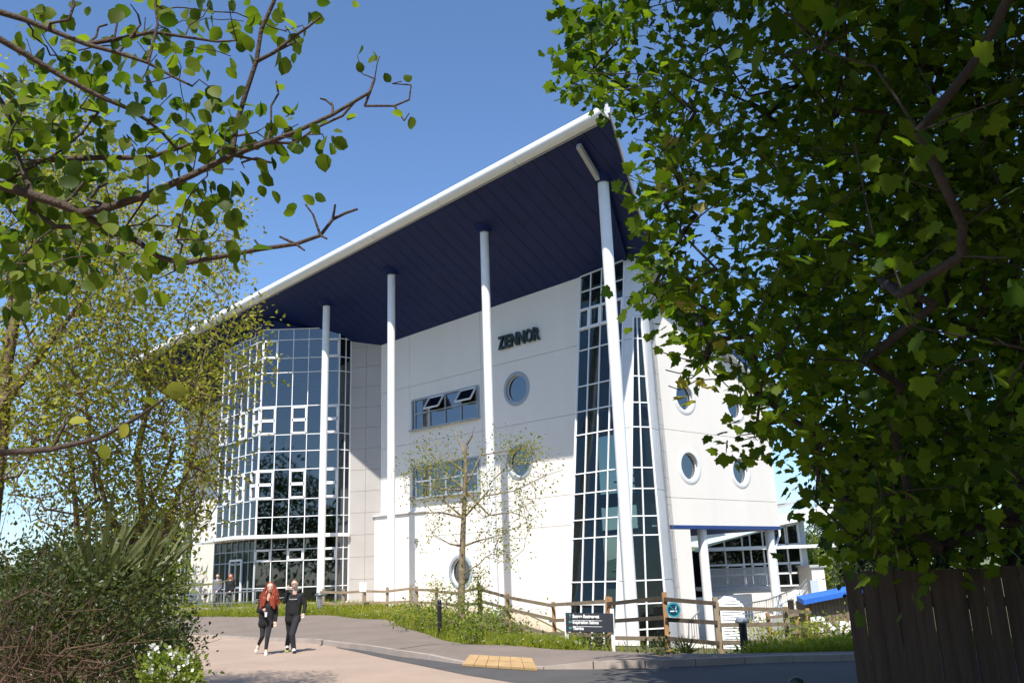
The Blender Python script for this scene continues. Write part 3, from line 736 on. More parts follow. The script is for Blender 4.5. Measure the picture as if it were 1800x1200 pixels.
for j in range(3):
    a, b = v0, v_end; c = zj2[j]+G; d = zj2[j+1]-G if zj2[j+1] else None
    outer = [(a, c), (b, c), (b, d if d else rtop(b)), (a, d if d else rtop(a))]
    bm_obj(holed(outer, [circ(x, z, .60) for x, z in holes if c < z < (d or 14)], RF, .0495), 'wall_panel', 'render_white', rwall)
for a, b in holes: round_window(RV(a, b), RW_D, RW_N, .60, bld, 'white_paint', .13)
mb = MB(); mb.poly([RV(v_end, z_bot), RV(v_end, z_bot, -6), RV(v_end, rtop(v_end), -6), RV(v_end, rtop(v_end))], RW_D*-.25-RW_N*.06); mb.build('end_wall', 'render_white', bld)
mb = MB(); mb.poly([RV(-.3, z_bot-.13, .03), RV(v_end+.05, z_bot-.13, .03), RV(v_end+.05, z_bot-.13, -6), RV(-.3, z_bot-.13, -6)], Z*.14); mb.build('soffit_panel', 'blue_trim', bld)
# recessed lower storey, pillars, barred window
mb = MB(); mb.poly([RV(-.6, -2, .02), RV(.75, -2, .02), RV(.75, z_bot-.15, .02), RV(-.6, z_bot-.15, .02)], -RW_N*.3); mb.build('pier', 'render_white', bld)
mb = MB(); mb.poly([RV(.7, -2, -.28), RV(.7, -2, -3.2), RV(.7, z_bot-.15, -3.2), RV(.7, z_bot-.15, -.28)], -RW_D*.3); mb.build('side_wall', 'render_white', bld)
mb = MB(); mb.poly([RV(.45, -2, -3.2), RV(v_end+2, -2, -3.2), RV(v_end+2, .4, -3.2), RV(.45, .4, -3.2)], -RW_N*.3); mb.build('lower_wall', 'render_white', bld)
mb = MB(); q = [RV(.73, 1.2, -.6), RV(.73, 1.2, -2.4), RV(.73, 2.75, -2.4), RV(.73, 2.75, -.6)]
for e0, e1 in ((0, 1), (1, 2), (2, 3), (3, 0)): mb.bar(q[e0], q[e1], .1, .08, RW_D)
bw_ = mb.build('window_frame', 'frame_grey', bld)
mb = MB(); mb.poly(q, RW_D*.01); mb.build('pane', 'glass_window', bw_)
for i in range(9):
    o_ = -.6-1.8*(i+.5)/9; mb = MB(); mb.tube([RV(.8, 1.1, o_), RV(.8, 2.85, o_)], .018, 6); mb.build('bar', 'steel_dark', bw_)
for x, y in ((1233, 927), (1351, 927)):
    p = onpl(x, y, RW_0-RW_N*.35, RW_N); mb = MB(); mb.tube([A3(p[0], p[1], -2), A3(p[0], p[1], z_bot-.1)], .19, 20); mb.build('column', 'white_paint', bld, smooth=True)
mb = MB(); p = onpl(1369, 925, RW_0-RW_N*.3, RW_N)
mb.tube([p+Z*.1, p-Z*.35, p+RW_D*-.5-Z*.95, p+RW_D*-.5-Z*3.4], .055, 8); mb.build('downpipe', 'white_paint', bld)

# ================================================================ WING BUILDING behind, on the right
WD = 47.0
def wp(cx, cy, D=WD): return at(1180+cx*.26667, 860+cy*.26667, D)          # from the enlarged detail of the photo
wing = thing('wing_building', 'low glazed wing with sloping white roof behind the right end of the college', 'building', wp(560, 620))
N_ = A3(0, -1, 0)
zr = [wp(550, y)[2] for y in (640, 560, 490, 390, 300)]
xl, xr = wp(200, 450)[0], wp(856, 450)[0]
z_tl, z_tr = wp(300, 330)[2], wp(856, 212)[2]
curtain('glazing', lambda z: A3(xl, WD, z), lambda z: A3(xr, WD, z), zr[:4], [0, .24, .42, .5, .63, .74, .87, 1], N_, wing, 'glass_tower', {(1,1):1,(3,1):1,(5,1):1,(6,1):1}, bw=.08)
curtain('glazing', lambda z: A3(xl, WD, z), lambda z: A3(xr, WD, z), [zr[3]+.1, zr[3]+.5], [0, .24, .42, .5, .63, .74, .87, 1], N_, wing, 'glass_tower', {(5,0):1,(6,0):1}, topL=zr[3]+.2, topR=z_tr, bw=.08)
mb = MB(); mb.bar(A3(xl-.3, WD-.4, zr[3]+.02), A3(xr+2.0, WD-.4, zr[3]+.02), 1.0, .16, Z); mb.build('white_band', 'white_paint', wing)
x2 = wp(900, 450)[0]; zb = -2.2
mb = MB(); mb.poly([A3(xr+.08, WD, zb), A3(x2, WD, zb), A3(x2, WD, wp(900, 205)[2]), A3(xr+.08, WD, z_tr)], A3(0, 7, 0)); mb.build('pier', 'wall_bluegrey', wing)
mb = MB(); mb.poly([A3(xl, WD+.15, zb), A3(xr, WD+.15, zb), A3(xr, WD+.15, zr[0]), A3(xl, WD+.15, zr[0])], A3(0, .3, 0)); mb.build('lower_wall', 'render_white', wing)
mb = MB(); mb.poly([A3(xl, WD+3, zb), A3(xr, WD+3, zb), A3(xr, WD+3, z_tr), A3(xl, WD+3, zr[3])], A3(0, .2, 0)); mb.build('inner_wall', 'interior_dark', wing)
a, b = wp(180, 335), wp(1075, 165); a[1] = b[1] = WD-1.6
mb = MB(); mb.poly([a, b, b+Z*.55-A3(.1, 0, 0), a+Z*.45], A3(0, 9, 0)); rf = mb.build('roof', 'white_paint', wing)
a2, b2 = a+Z*.5+A3(.2, .4, 0), b+Z*.6+A3(-2.2, .4, 0)
mb = MB(); mb.poly([a2, b2, b2+Z*.08, a2+Z*.9], A3(0, 7.5, 0)); mb.build('roof_upstand', 'verge_grey', rf)
# balcony with slatted rail
BD = 42.5
balc = thing('balcony', 'grey slatted balcony hanging behind the white porch pillars', 'balcony', wp(540, 640, BD))
x0, x1 = wp(250, 640, BD)[0], wp(668, 640, BD)[0]; zb0, zt0 = wp(500, 640, BD)[2], wp(560, 515, BD)[2]
mb = MB(); mb.box(A3((x0+x1)/2, BD+1.6, zb0-.09), A3((x1-x0)/2, 0, 0), A3(0, 1.6, 0), Z*.09); mb.build('deck', 'verge_grey', balc)
mb = MB(); mb.bar(A3(x0, BD, zt0), A3(x1, BD, zt0), .06, .06, N_); mb.bar(A3(x0, BD, zb0+.08), A3(x1, BD, zb0+.08), .05, .05, N_); mb.build('rail', 'steel', balc)
nb_ = 46
for i in range(nb_+1):
    x = x0+(x1-x0)*i/nb_; mb = MB(); mb.bar(A3(x, BD, zb0+.05), A3(x, BD, zt0), .05, .02, N_); mb.build('baluster', 'verge_grey', balc)
# curved ramp with rail
ramp = thing('access_ramp', 'pale curving access ramp with grey railings below the balcony', 'ramp', wp(700, 880, 37))
rp_ = [wp(*q) for q in ((430, 895, 33.5), (540, 885, 35), (650, 870, 37), (760, 800, 40), (860, 720, 42), (900, 660, 44.5))]
rt_ = [wp(*q) for q in ((430, 770, 33.5), (540, 745, 35), (650, 725, 37), (760, 680, 40), (860, 640, 42), (900, 585, 44.5))]
R1 = smooth_line(rp_, 40); R2 = smooth_line(rt_, 40); R2[:, :2] = R1[:, :2]
mb = MB(); V = []; F = []
for p in R1: V += [p, p+A3(-.3, 1.4, 0), p+A3(-.3, 1.4, -1.6), p-Z*1.6]
for i in range(39): F += [(i*4+k, i*4+(k+1) % 4, i*4+4+(k+1) % 4, i*4+4+k) for k in range(4)]
mb.add(V, F+[(0, 1, 2, 3), (156, 157, 158, 159)]); mb.build('deck', 'render_white', ramp)
mb = MB(); mb.tube(R2, .03, 6); mb.tube(R2*.5+R1*.5, .018, 5); mb.tube(R1+Z*.1, .02, 5); mb.build('rail', 'steel', ramp)
for i in range(0, 40, 1):
    mb = MB(); mb.tube([R1[i], R2[i]], .011 if i % 6 else .025, 5); mb.build('baluster', 'verge_grey', ramp)
for cx in (815, 855):
    p = wp(cx, 900, 36); mb = MB(); mb.tube([A3(p[0], p[1], -2), wp(cx, 700, 36)], .06, 8); o = mb.build('white_post', 'white_paint')
    tag(o, 'thin white post standing before the curved ramp, %s of the pair' % ('left' if cx < 830 else 'right'), 'post', 'white posts by the ramp')
wb = thing('white_store', 'small white block store at the head of the curved ramp', 'store', wp(925, 700, 46))
mb = MB(); a, b = wp(895, 715, 46), wp(962, 590, 46); mb.box((a+b)/2, A3((b[0]-a[0])/2, 0, 0), A3(0, 1.2, 0), Z*(b[2]-a[2]+1.2)/2); mb.build('wall', 'render_white', wb)
mb = MB(); c = (a+b)/2; mb.box(A3(c[0], c[1], b[2]+.65), A3((b[0]-a[0])/2+.1, 0, 0), A3(0, 1.3, 0), Z*.06); mb.build('roof', 'verge_grey', wb)
mb = MB(); c = wp(950, 680, 44.75); mb.box(c, A3(.2, 0, 0), A3(0, .03, 0), Z*.6); mb.build('door', 'wall_bluegrey', wb)
# louvred gable kiosk
KD = 30.5
kio = thing('louvred_kiosk', 'narrow white gabled kiosk of horizontal louvres behind the timber fence', 'kiosk', wp(410, 1070, KD))
kx0, kx1 = wp(332, 900, KD)[0], wp(490, 900, KD)[0]; ke, kr, kz = wp(410, 765, KD)[2], wp(425, 705, KD)[2], -2.0; km = kx0+(kx1-kx0)*.55
mb = MB(); mb.poly([A3(kx0, KD, kz), A3(kx1, KD, kz), A3(kx1, KD, ke), A3(km, KD, kr), A3(kx0, KD, ke)], A3(0, 1.2, 0)); mb.build('wall', 'render_white', kio)
i = 0; zz = kz+.1
while zz < kr-.12:
    hw = 1.0 if zz < ke else (kr-zz)/(kr-ke)
    a, b = km-(km-kx0)*hw+.05, km+(kx1-km)*hw-.05
    if b-a < .08: break
    mb = MB(); mb.hexa([A3(a, KD-.05, zz), A3(b, KD-.05, zz), A3(b, KD-.003, zz+.03), A3(a, KD-.003, zz+.03), A3(a, KD-.045, zz+.02), A3(b, KD-.045, zz+.02), A3(b, KD-.003, zz+.09), A3(a, KD-.003, zz+.09)])
    mb.build('louvre', 'white_paint', kio); zz += .085
# small blue notice low on a white plinth, hand rail
pl = thing('white_plinth', 'low white sloping plinth beside the porch with steel handrail', 'plinth', wp(250, 1070, 29))
mb = MB(); q = [wp(70, 1080, 29.5), wp(315, 1080, 29.5), wp(300, 1040, 29.5), wp(240, 1000, 29.5), wp(70, 985, 29.5)]; q = [A3(p[0], 29.5, p[2]) for p in q]; q[0][2] = q[1][2] = -2; mb.poly(q, A3(0, .35, 0)); mb.build('wall', 'render_white', pl)
mb = MB(); mb.tube([wp(115, 1000, 30.2), wp(115, 870, 30.2), wp(185, 800, 32.5), wp(185, 900, 32.5)], .025, 6)
for f in (.2, .4, .6, .8): p = wp(115, 870, 30.2)*(1-f)+wp(185, 800, 32.5)*f; mb.tube([p, p-Z*1.0], .012, 5)
mb.build('handrail', 'steel', pl)
mb = MB(); c = wp(282, 1012, 29.4); mb.box(A3(c[0], 29.48, c[2]), A3(.085, 0, 0), A3(0, .012, 0), Z*.045); tag(mb.build('wall_notice', 'sign_blue'), 'tiny blue notice fixed low on the white plinth', 'notice')
# timber hut with blue roof edge
hut = thing('timber_hut', 'brown boarded hut with bright blue roof edge at the far right', 'hut', wp(1040, 880, 34))
HD = 34.0
h0, h1 = wp(920, 800, HD)[0], wp(1260, 800, HD)[0]
za, zb_ = wp(920, 745, HD)[2], wp(1140, 700, HD)[2]; sl = (zb_-za)/(wp(1140, 700, HD)[0]-h0)
mb = MB(); mb.poly([A3(h0-.35, HD-.4, za-.05), A3(h1, HD-.4, za+sl*(h1-h0)), A3(h1, HD-.4, za+sl*(h1-h0)+.17), A3(h0-.35, HD-.4, za+.12)], A3(0, .8, 0.12)); mb.build('roof', 'bright_blue', hut)
mb = MB(); mb.poly([A3(h0+.05, HD+.04, -2), A3(h1, HD+.04, -2), A3(h1, HD+.04, za+sl*(h1-h0)), A3(h0+.05, HD+.04, za)], A3(0, 3, 0)); mb.build('wall', 'timber_dark', hut)
x = h0+.05
while x < h1-.15:
    mb = MB(); mb.poly([A3(x, HD, -2), A3(x+.125, HD, -2), A3(x+.125, HD, za+sl*(x+.125-h0)-.02), A3(x, HD, za+sl*(x-h0)-.02)], A3(0, .03, 0)); mb.build('board', 'timber_hut', hut); x += .14
st = thing('white_steps', 'white stair stringers and low wall before the timber hut', 'steps', wp(1000, 920, 31))
for dz in (0, 70):
    mb = MB(); q = [wp(900, 860+dz, 31), wp(985, 850+dz, 31), wp(1095, 940+dz, 31)]
    for i in range(2): mb.bar(q[i], q[i+1], .16, .08, N_)
    mb.build('stringer', 'white_paint', st)
mb = MB(); a, b = wp(1095, 870, 32), wp(1260, 990, 32); mb.box((a+b)/2, A3((b[0]-a[0])/2, 0, 0), A3(0, .2, 0), Z*(a[2]-b[2])/2); mb.build('wall', 'render_white', st)

# ================================================================ TIMBER FENCE
def post_rail(name, label, posts, rails, old, over=.12):
    """posts: (px, base_py, D, height, material)"""
    P = []
    for x, y, D, h, mt in posts:
        p = at(x, y, D); P.append((p, h, mt))
    t = thing(name, label, 'fence', P[0][0])
    rr = random.Random(len(posts))
    for p, h, mt in P:
        mb = MB(); w = .055; lean = A3(rr.uniform(-.02, .02), 0, 0)
        mb.hexa([p+A3(-w, -w, -.4), p+A3(w, -w, -.4), p+A3(w, w, -.4), p+A3(-w, w, -.4), p+lean+A3(-w, -w, h), p+lean+A3(w, -w, h), p+lean+A3(w, w, h-.03), p+lean+A3(-w, w, h-.03)])
        mb.build('post', mt, t)
    for i in range(len(P)-1):
        (a, ha, _), (b, hb, _) = P[i], P[i+1]; d = unit((b-a)*A3(1, 1, 0)); nn = A3(d[1], -d[0], 0); nn = nn if nn[1] < 0 else -nn
        for f in rails:
            s_ = rr.uniform(-.03, .03); mb = MB(); mb.bar(a+Z*(ha*f+s_)+nn*.085-d*over, b+Z*(hb*f+rr.uniform(-.03, .03))+nn*.085+d*over*.3, .095, .04, nn)
            mb.build('rail', old if rr.random() > .25 else 'timber', t)
    return t
post_rail('post_and_rail_fence', 'weathered two-rail timber fence along the grass before the glazed bay', [(568,1080,38,1.05,'timber'),(603,1079,37.5,1.0,'timber'),(640,1079,37,1.05,'timber'),(680,1077,36.5,1.0,'timber'),(722,1078,36,1.1,'timber')], (.42, .85), 'timber')
post_rail('post_and_rail_fence', 'timber fence behind the small tree, its end post wrapped in ivy', [(733,1077,35,1.0,'timber'),(768,1079,34,1.0,'timber'),(808,1084,33,1.0,'timber'),(844,1090,31,1.25,'timber')], (.42, .85), 'timber')
post_rail('post_and_rail_fence', 'three-rail timber fence running down from the ivy post to the direction sign', [(846,1091,30.8,1.15,'timber'),(895,1108,29,1.15,'timber_new'),(976,1133,26.5,1.2,'timber_new'),(1074,1141,23.5,1.3,'timber_new')], (.25, .58, .92), 'timber')
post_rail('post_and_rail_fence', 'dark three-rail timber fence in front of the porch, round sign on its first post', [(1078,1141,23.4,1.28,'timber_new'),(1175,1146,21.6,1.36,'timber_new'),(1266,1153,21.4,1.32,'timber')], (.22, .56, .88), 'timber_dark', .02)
post_rail('post_and_rail_fence', 'sunlit timber fence returning past the white kiosk towards the hut', [(1268,1152,21.6,1.2,'timber'),(1388,1148,24.5,1.2,'timber'),(1428,1150,27,1.3,'timber_new')], (.25, .6, .9), 'timber')
post_rail('post_and_rail_fence', 'far short length of timber fence glimpsed beyond the kiosk', [(1355,1140,29,1.1,'timber_new'),(1405,1140,30,1.25,'timber_new')], (.45, .85), 'timber')

# close-boarded fence in the right foreground
bf = thing('board_fence', 'dark close-boarded timber fence in shade at the right foreground', 'fence', at(1490, 1190, 9))
fa = at(1484, 1007, 9.0); fb = at(1800, 991, 8.2); d = unit((fb-fa)*A3(1, 1, 0)); nn = A3(d[1], -d[0], 0); nn = nn if nn[1] < 0 else -nn
rr = random.Random(8); s_ = 0.0; i = 0
while s_ < 5.2:
    w = .148; p = A3(fa[0], fa[1], 0)+d*s_; h = 1.6+rr.uniform(-.012, .014)+.006*s_
    o0, o1 = (.0 if i % 2 else .012), rr.uniform(-.004, .004); mb = MB()
    mb.hexa([p+nn*(o0)-Z*.05, p+d*w+nn*o0-Z*.05, p+d*w-nn*(.022-o0)-Z*.05, p-nn*(.022-o0)-Z*.05, p+nn*(o0+o1)+Z*h, p+d*w+nn*(o0+o1)+Z*(h+rr.uniform(-.004, .004)), p+d*w-nn*(.022-o0-o1)+Z*h, p-nn*(.022-o0-o1)+Z*h])
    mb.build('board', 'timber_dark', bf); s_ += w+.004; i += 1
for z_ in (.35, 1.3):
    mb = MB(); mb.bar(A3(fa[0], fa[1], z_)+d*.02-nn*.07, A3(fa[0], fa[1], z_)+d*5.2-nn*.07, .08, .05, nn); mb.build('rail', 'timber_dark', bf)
for s_ in (.06, 1.9, 3.7):
    p = A3(fa[0], fa[1], 0)+d*s_-nn*.15; mb = MB(); mb.box(p+Z*.75, d*.05, nn*.05, Z*.8); mb.build('post', 'timber_dark', bf)

# entrance railing
rl = thing('entrance_railing', 'thin grey metal railing before the entrance doors', 'railing', at(300, 1075, 42))
ra, rb = at(296, 1047, 43.5), at(470, 1037, 40.0)
n_p = 9; ga = [Tz(*(ra+(rb-ra)*i/n_p)[:2]) for i in range(n_p+1)]
for i in range(n_p+1):
    p = ra+(rb-ra)*i/n_p; mb = MB(); mb.tube([A3(p[0], p[1], p[2]-1.15), p], .024, 6); mb.build('post', 'steel', rl)
mb = MB(); mb.tube([ra, rb], .028, 6); mb.tube([ra-Z*.45, rb-Z*.45], .018, 6); mb.build('rail', 'steel', rl)
lp = MB(); a = at(285, 1085, 41); lp.tube([a-Z*.2, at(287, 985, 41)], .045, 8); tag(lp.build('white_post', 'white_paint'), 'thin white post at the left end of the entrance railing', 'post')
wl2 = MB(); a, b = at(300, 1068, 42), at(640, 1061, 39.5)
wl2.bar(A3(a[0], a[1], a[2]-.15), A3(b[0], b[1], b[2]-.15), .3, .25, Z); tag(wl2.build('low_wall', 'kerb'), 'low stone edging between the grass verge and the entrance', 'wall')

# ================================================================ SIGNS
SD = 20.6
ds = thing('direction_sign', 'slate direction board on white posts listing restaurant, salons and theatre', 'sign', at(1036, 1142, SD))
bl_, br_, tr_, tl_ = at(995, 1109.5, SD), at(1079, 1111, SD), at(1077, 1073, SD), at(994, 1076, SD)
ex = unit(br_-bl_); ey = unit(tl_-bl_); wd = np.linalg.norm(br_-bl_); ht = np.linalg.norm(tl_-bl_); nn = unit(np.cross(ex, ey))
mb = MB(); mb.poly([bl_, bl_+ex*wd, bl_+ex*wd+ey*ht, bl_+ey*ht], -nn*.03); board = mb.build('board', 'sign_slate', ds)
for s_, h in ((.015, .02), (wd-.015, .03)):
    p = bl_+ex*s_-nn*.07; mb = MB(); mb.box(p+ey*(ht*.5-.2+h), ex*.042, nn*.035, ey*(ht*.5+.27)); mb.build('post', 'white_paint', ds)
for i, (txt, w_, bd) in enumerate((('Senara Restaurant', .60, .006), ('Inspiration Salons', .585, .004), ('Theatre', .245, .006))):
    y0 = ht*(.745-i*.315)
    place_text('lettering', txt, .094, .004, bl_+ex*.155+ey*(y0)+nn*.001, ex, ey, nn, 'print_white', board, bd, w_)
    mb = MB(); c = bl_+ex*.10+ey*(y0+.035)+nn*.002
    if i == 0: mb.poly([c+ex*a_+ey*b_ for a_, b_ in ((-.006, -.045), (.006, -.045), (.006, .045), (-.006, .045))], nn*.004); mb.poly([c+nn*.005+ex*a_+ey*b_ for a_, b_ in ((-.03, .012), (.03, .012), (0, .05))], nn*.003)
    else: mb.poly([c+ex*a_+ey*b_ for a_, b_ in ((-.04, 0), (.0, -.04), (.0, -.012), (.04, -.012), (.04, .012), (.0, .012), (.0, .04))], nn*.004)
    mb.build('arrow', 'sign_teal', board)
    if i < 2:
        mb = MB(); mb.poly([bl_+ex*.155+ey*(y0-.062+b_)+ex*a_+nn*.001 for a_, b_ in ((0, 0), (.66, 0), (.66, .009), (0, .009))], nn*.003); mb.build('rule', 'print_white', board)
# round no-smoking sign
rs = thing('round_sign', 'round teal no-smoking sign fixed to the timber fence', 'sign', at(1184, 1071, 21.3))
c = at(1184, 1071, 21.35); n_ = A3(0, -1, 0); e_ = A3(1, 0, 0)
mb = MB(); mb.poly([c+e_*a+Z*b for a, b in circ(0, 0, .165, 28)], -n_*.015); disc = mb.build('disc', 'sign_round', rs)
mb = MB(); mb.poly([c+n_*.003+e_*a+Z*b for a, b in circ(0, 0, .128, 28)], -n_*.006); mb.build('inner_disc', 'sign_navy', disc)
mb = MB(); mb.bar(c+n_*.008+e_*-.085-Z*.03, c+n_*.008+e_*.045-Z*.03, .026, .006, n_); mb.bar(c+n_*.008+e_*.057-Z*.03, c+n_*.008+e_*.08-Z*.03, .026, .006, n_)
mb.tube([c+n_*.008+e_*.06+Z*0, c+n_*.008+e_*.04+Z*.03, c+n_*.008+e_*.07+Z*.045, c+n_*.008+e_*.05+Z*.08], .008, 5); mb.build('cigarette_symbol', 'print_white', disc)
mb = MB(); mb.bar(c+n_*.013+e_*-.085+Z*.085, c+n_*.013+e_*.085-Z*.085, .018, .005, n_); mb.build('slash', 'sign_round', disc)
# paper notice on a fence post
nt = thing('post_notice', 'small cream notice on a stake by the fence at the grey wall', 'notice', at(638, 1070, 36.3))
mb = MB(); c = at(638, 1031, 36.3); mb.box(c, A3(.135, 0, 0), A3(0, .01, 0), Z*.18); mb.build('board', 'print_white', nt)
mb = MB(); mb.box(A3(c[0], c[1]+.04, c[2]-.5), A3(.025, 0, 0), A3(0, .025, 0), Z*.6); mb.build('stake', 'timber', nt)
for i in range(4):
    mb = MB(); mb.box(c+A3(-.02*(i % 2), -.012, .11-.07*i), A3(.085-.02*(i % 2), 0, 0), A3(0, .003, 0), Z*.008); mb.build('printed_line', 'verge_grey', nt)

# ================================================================ BOLLARDS
def bollard(px, py, D, h, label, r=.075, style='cap', mt='black_paint'):
    p = at(px, py, D); t = thing('bollard', label, 'bollard', p, 'bollards')
    mb = MB(); mb.tube([p-Z*.2, p+Z*h*.84], r, 18); mb.build('shaft', mt, t, smooth=True)
    if style == 'cap':
        mb = MB(); mb.tube([p+Z*h*.84, p+Z*h*.87, p+Z*h*.90, p+Z*h*.97, p+Z*h], [r*.8, r*1.75, r*1.9, r*1.5, r*.5], 20); mb.build('cap', 'verge_grey' if mt == 'black_paint' else 'steel_dark', t, smooth=True)
    else:
        mb = MB(); mb.tube([p+Z*h*.84, p+Z*h*.9, p+Z*h*.97, p+Z*h], [r, r, r*.8, r*.3], 18); mb.build('cap', mt, t, smooth=True)
        mb = MB(); mb.tube([p+Z*h*.80, p+Z*h*.82], r*1.12, 18); mb.build('band', 'steel_dark', t, smooth=True)
    return t
bollard(1311, 1158, 20.2, .88, 'black bollard with flared grey cap before the sunlit fence', .085)
bollard(773, 1110, 25.5, .88, 'slim black bollard in the weeds beside the small tree', .062, 'dome')
bollard(561.5, 1084, 36.5, .95, 'grey bollard with dark cap on the grass before the glazed bay', .115, 'cap', 'steel')
p_ = at(1416, 1189, 8.2); bollard(1416, proj([p_[0], p_[1], 0])[1], 8.2, p_[2], 'dark bollard top at the bottom edge beside the board fence', .075, 'dome')

# ================================================================ PEOPLE
_ICO = None
def capsules(segs):
    global _ICO
    if _ICO is None:
        t = bmesh.new(); bmesh.ops.create_icosphere(t, subdivisions=2, radius=1.0); t.verts.ensure_lookup_table()
        _ICO = (np.array([v.co[:] for v in t.verts]), np.array([[v.index for v in f.verts] for f in t.faces])); t.free()
    V = []; F = []; k = 0
    for a, b, r0, r1, _ in segs:
        a, b = A3(*a), A3(*b); L = np.linalg.norm(b-a); n = max(1, int(L/(min(r0, r1)*.22)))
        for i in range(n+1):
            f = i/n; V.append(_ICO[0]*(r0+(r1-r0)*f)+(a+(b-a)*f)); F.append(_ICO[1]+k); k += len(_ICO[0])
    me = bpy.data.meshes.new('tmp'); me.from_pydata(np.concatenate(V).tolist(), [], np.concatenate(F).tolist())
    return me
def figure(name, segs, mats, parent, voxel):
    me = capsules(segs)
    ob = bpy.data.objects.new(name, me); COL.objects.link(ob)
    md = ob.modifiers.new('r', 'REMESH'); md.mode = 'VOXEL'; md.voxel_size = voxel
    sm = ob.modifiers.new('s', 'SMOOTH'); sm.factor = .5; sm.iterations = 3
    dg = bpy.context.evaluated_depsgraph_get(); m2 = bpy.data.meshes.new_from_object(ob.evaluated_get(dg)); bpy.data.objects.remove(ob)
    m2.name = name
    nP = len(m2.polygons); cen = np.empty(nP*3); m2.polygons.foreach_get('center', cen); cen = cen.reshape(-1, 3)
    best = np.full(nP, 1e9); idx = np.zeros(nP, int)
    for a, b, r0, r1, k in segs:
        a, b = A3(*a), A3(*b); ab = b-a; t = np.clip(((cen-a)@ab)/max(ab@ab, 1e-9), 0, 1); dd = np.linalg.norm(cen-(a+t[:, None]*ab), axis=1)-(r0+(r1-r0)*t)
        q = dd < best; best[q] = dd[q]; idx[q] = k
    for k in mats: m2.materials.append(MAT[k])
    m2.polygons.foreach_set('material_index', idx.tolist()); m2.polygons.foreach_set('use_smooth', [True]*nP); m2.update()
    return link(name, m2, parent)
def person(label, px_feet, py_feet, D, J, mats, M, voxel, hair, extra=None, scale=69.2, org=(420, 1000), zoom=7.5):
    """J: joints as (detail x, detail y, depth offset) of the enlarged photo; M: material index by region"""
    base = at(px_feet, py_feet, D); gz = Tz(base[0], base[1]) + .005
    t = thing('person', label, 'person', (base[0], base[1], gz))
    k = PX_F/ (base-CO).dot(CF)
    def j(nm):
        x, y, dd = J[nm]; px, py = org[0]+x/zoom, org[1]+y/zoom
        return A3(base[0]+(px-px_feet)/k, base[1]+dd, gz+(py_feet-py)/k*1.02)
    q = {nm: j(nm) for nm in J}
    S_ = []
    def seg(a, b, r0, r1, reg): S_.append((q[a] if isinstance(a, str) else a, q[b] if isinstance(b, str) else b, r0, r1, M[reg]))
    hd = (q['head']+q['chin'])/2; ha = unit(q['head']-q['chin']); hl = np.linalg.norm(q['head']-q['chin'])
    S_.append((q['chin']+ha*hl*.42+A3(0, .02, 0), q['head']-ha*.082, .080, .082, M['skin']))
    S_.append((q['chin']+ha*.045+A3(.008, -.022, 0), q['chin']+ha*hl*.42+A3(.004, -.012, 0), .042, .066, M['skin']))
    S_.append((hd+A3(.014, -.088, -.012), hd+A3(.016, -.106, -.028), .012, .014, M['skin']))             # nose
    for sx in (-1, 1): S_.append((hd+A3(sx*.078, .01, 0), hd+A3(sx*.082, .015, .02), .014, .014, M['skin']))
    neck = (q['sl']+q['sr'])/2+Z*.03
    S_.append((neck, q['chin']+ha*.05+A3(0, .03, 0), .055, .05, M['skin']))
    chest = (q['sl']+q['sr'])/2-Z*.15; hip = (q['hl']+q['hr'])/2; w = np.linalg.norm(q['sr']-q['sl'])/2
    for sx in (-1, 1):
        dx = A3(sx*1., 0, 0)
        S_.append((chest+dx*(w-.09)+Z*.07, hip+dx*.08+Z*.1, .112, .118, M['top']))
        S_.append((chest+dx*(w-.10)+Z*.10, (q['sl'] if sx < 0 else q['sr']), .09, .07, M['top']))
        S_.append((chest+dx*.04+A3(0, -.03, 0), hip+dx*.04+A3(0, -.02, .12), .105, .115, M['top']))
        S_.append((hip+dx*.07+Z*.06, hip+dx*.085-Z*M.get('hem', .02), .115, M.get('hemr', .118), M['top']))
    for s__ in 'lr':
        seg('h'+s__, 'k'+s__, M.get('thigh', .088), M.get('knee', .06), 'leg'); seg('k'+s__, 'a'+s__, M.get('knee', .06)*.98, M.get('ankr', .042), 'leg')
        seg('a'+s__, q['a'+s__]*.45+q['f'+s__]*.55, .04, .042, 'ankle'); seg(q['a'+s__]*.6+q['f'+s__]*.4+A3(0, .03, -.01), 'f'+s__, .043, .040, 'shoe')
        seg('s'+s__, 'e'+s__, .062, .052, 'top'); seg('e'+s__, q['w'+s__], .05, .04, 'top')
        wv = unit(q['w'+s__]-q['e'+s__]); pal = q['w'+s__]+wv*.075
        seg(q['w'+s__]+wv*.01, pal, .026, .034, 'skin'); side = unit(np.cross(wv, A3(0, 1, 0)+.01))
        for i, ln in enumerate((.055, .066, .062, .05)):
            off = side*(-.030+.020*i); a_ = pal+off; b_ = a_+wv*ln*.55; c_ = b_+wv*ln*.4+A3(0, -.022, -.004)
            seg(a_, b_, .0105, .0100, 'skin'); seg(b_, c_, .0098, .0085, 'skin')
        th = q['w'+s__]+wv*.03-side*.03; seg(th, th+wv*.035-side*.03+A3(0, -.012, 0), .0125, .0105, 'skin')
    body = figure('body', S_, mats, t, voxel)
    hd2 = q['head']
    hair(t, q, hd, ha, hl)
    for sx in (-1, 1):
        mb = MB(); e_ = hd+A3(sx*.030+.012, -.083, .008); mb.tube([e_+A3(0, .004, 0), e_+A3(0, -.004, 0)], [.011, .006], 8); mb.build('eye', 'black_paint', t)
    mb = MB(); mo = hd+A3(.014, -.083, -.062); mb.tube([mo-A3(.022, -.006, 0), mo-A3(0, .003, .003), mo+A3(.022, .006, 0)], [.004, .007, .004], 6); mb.build('mouth', 'hair_red', t)
    if extra: extra(t, q, hd)
    return t
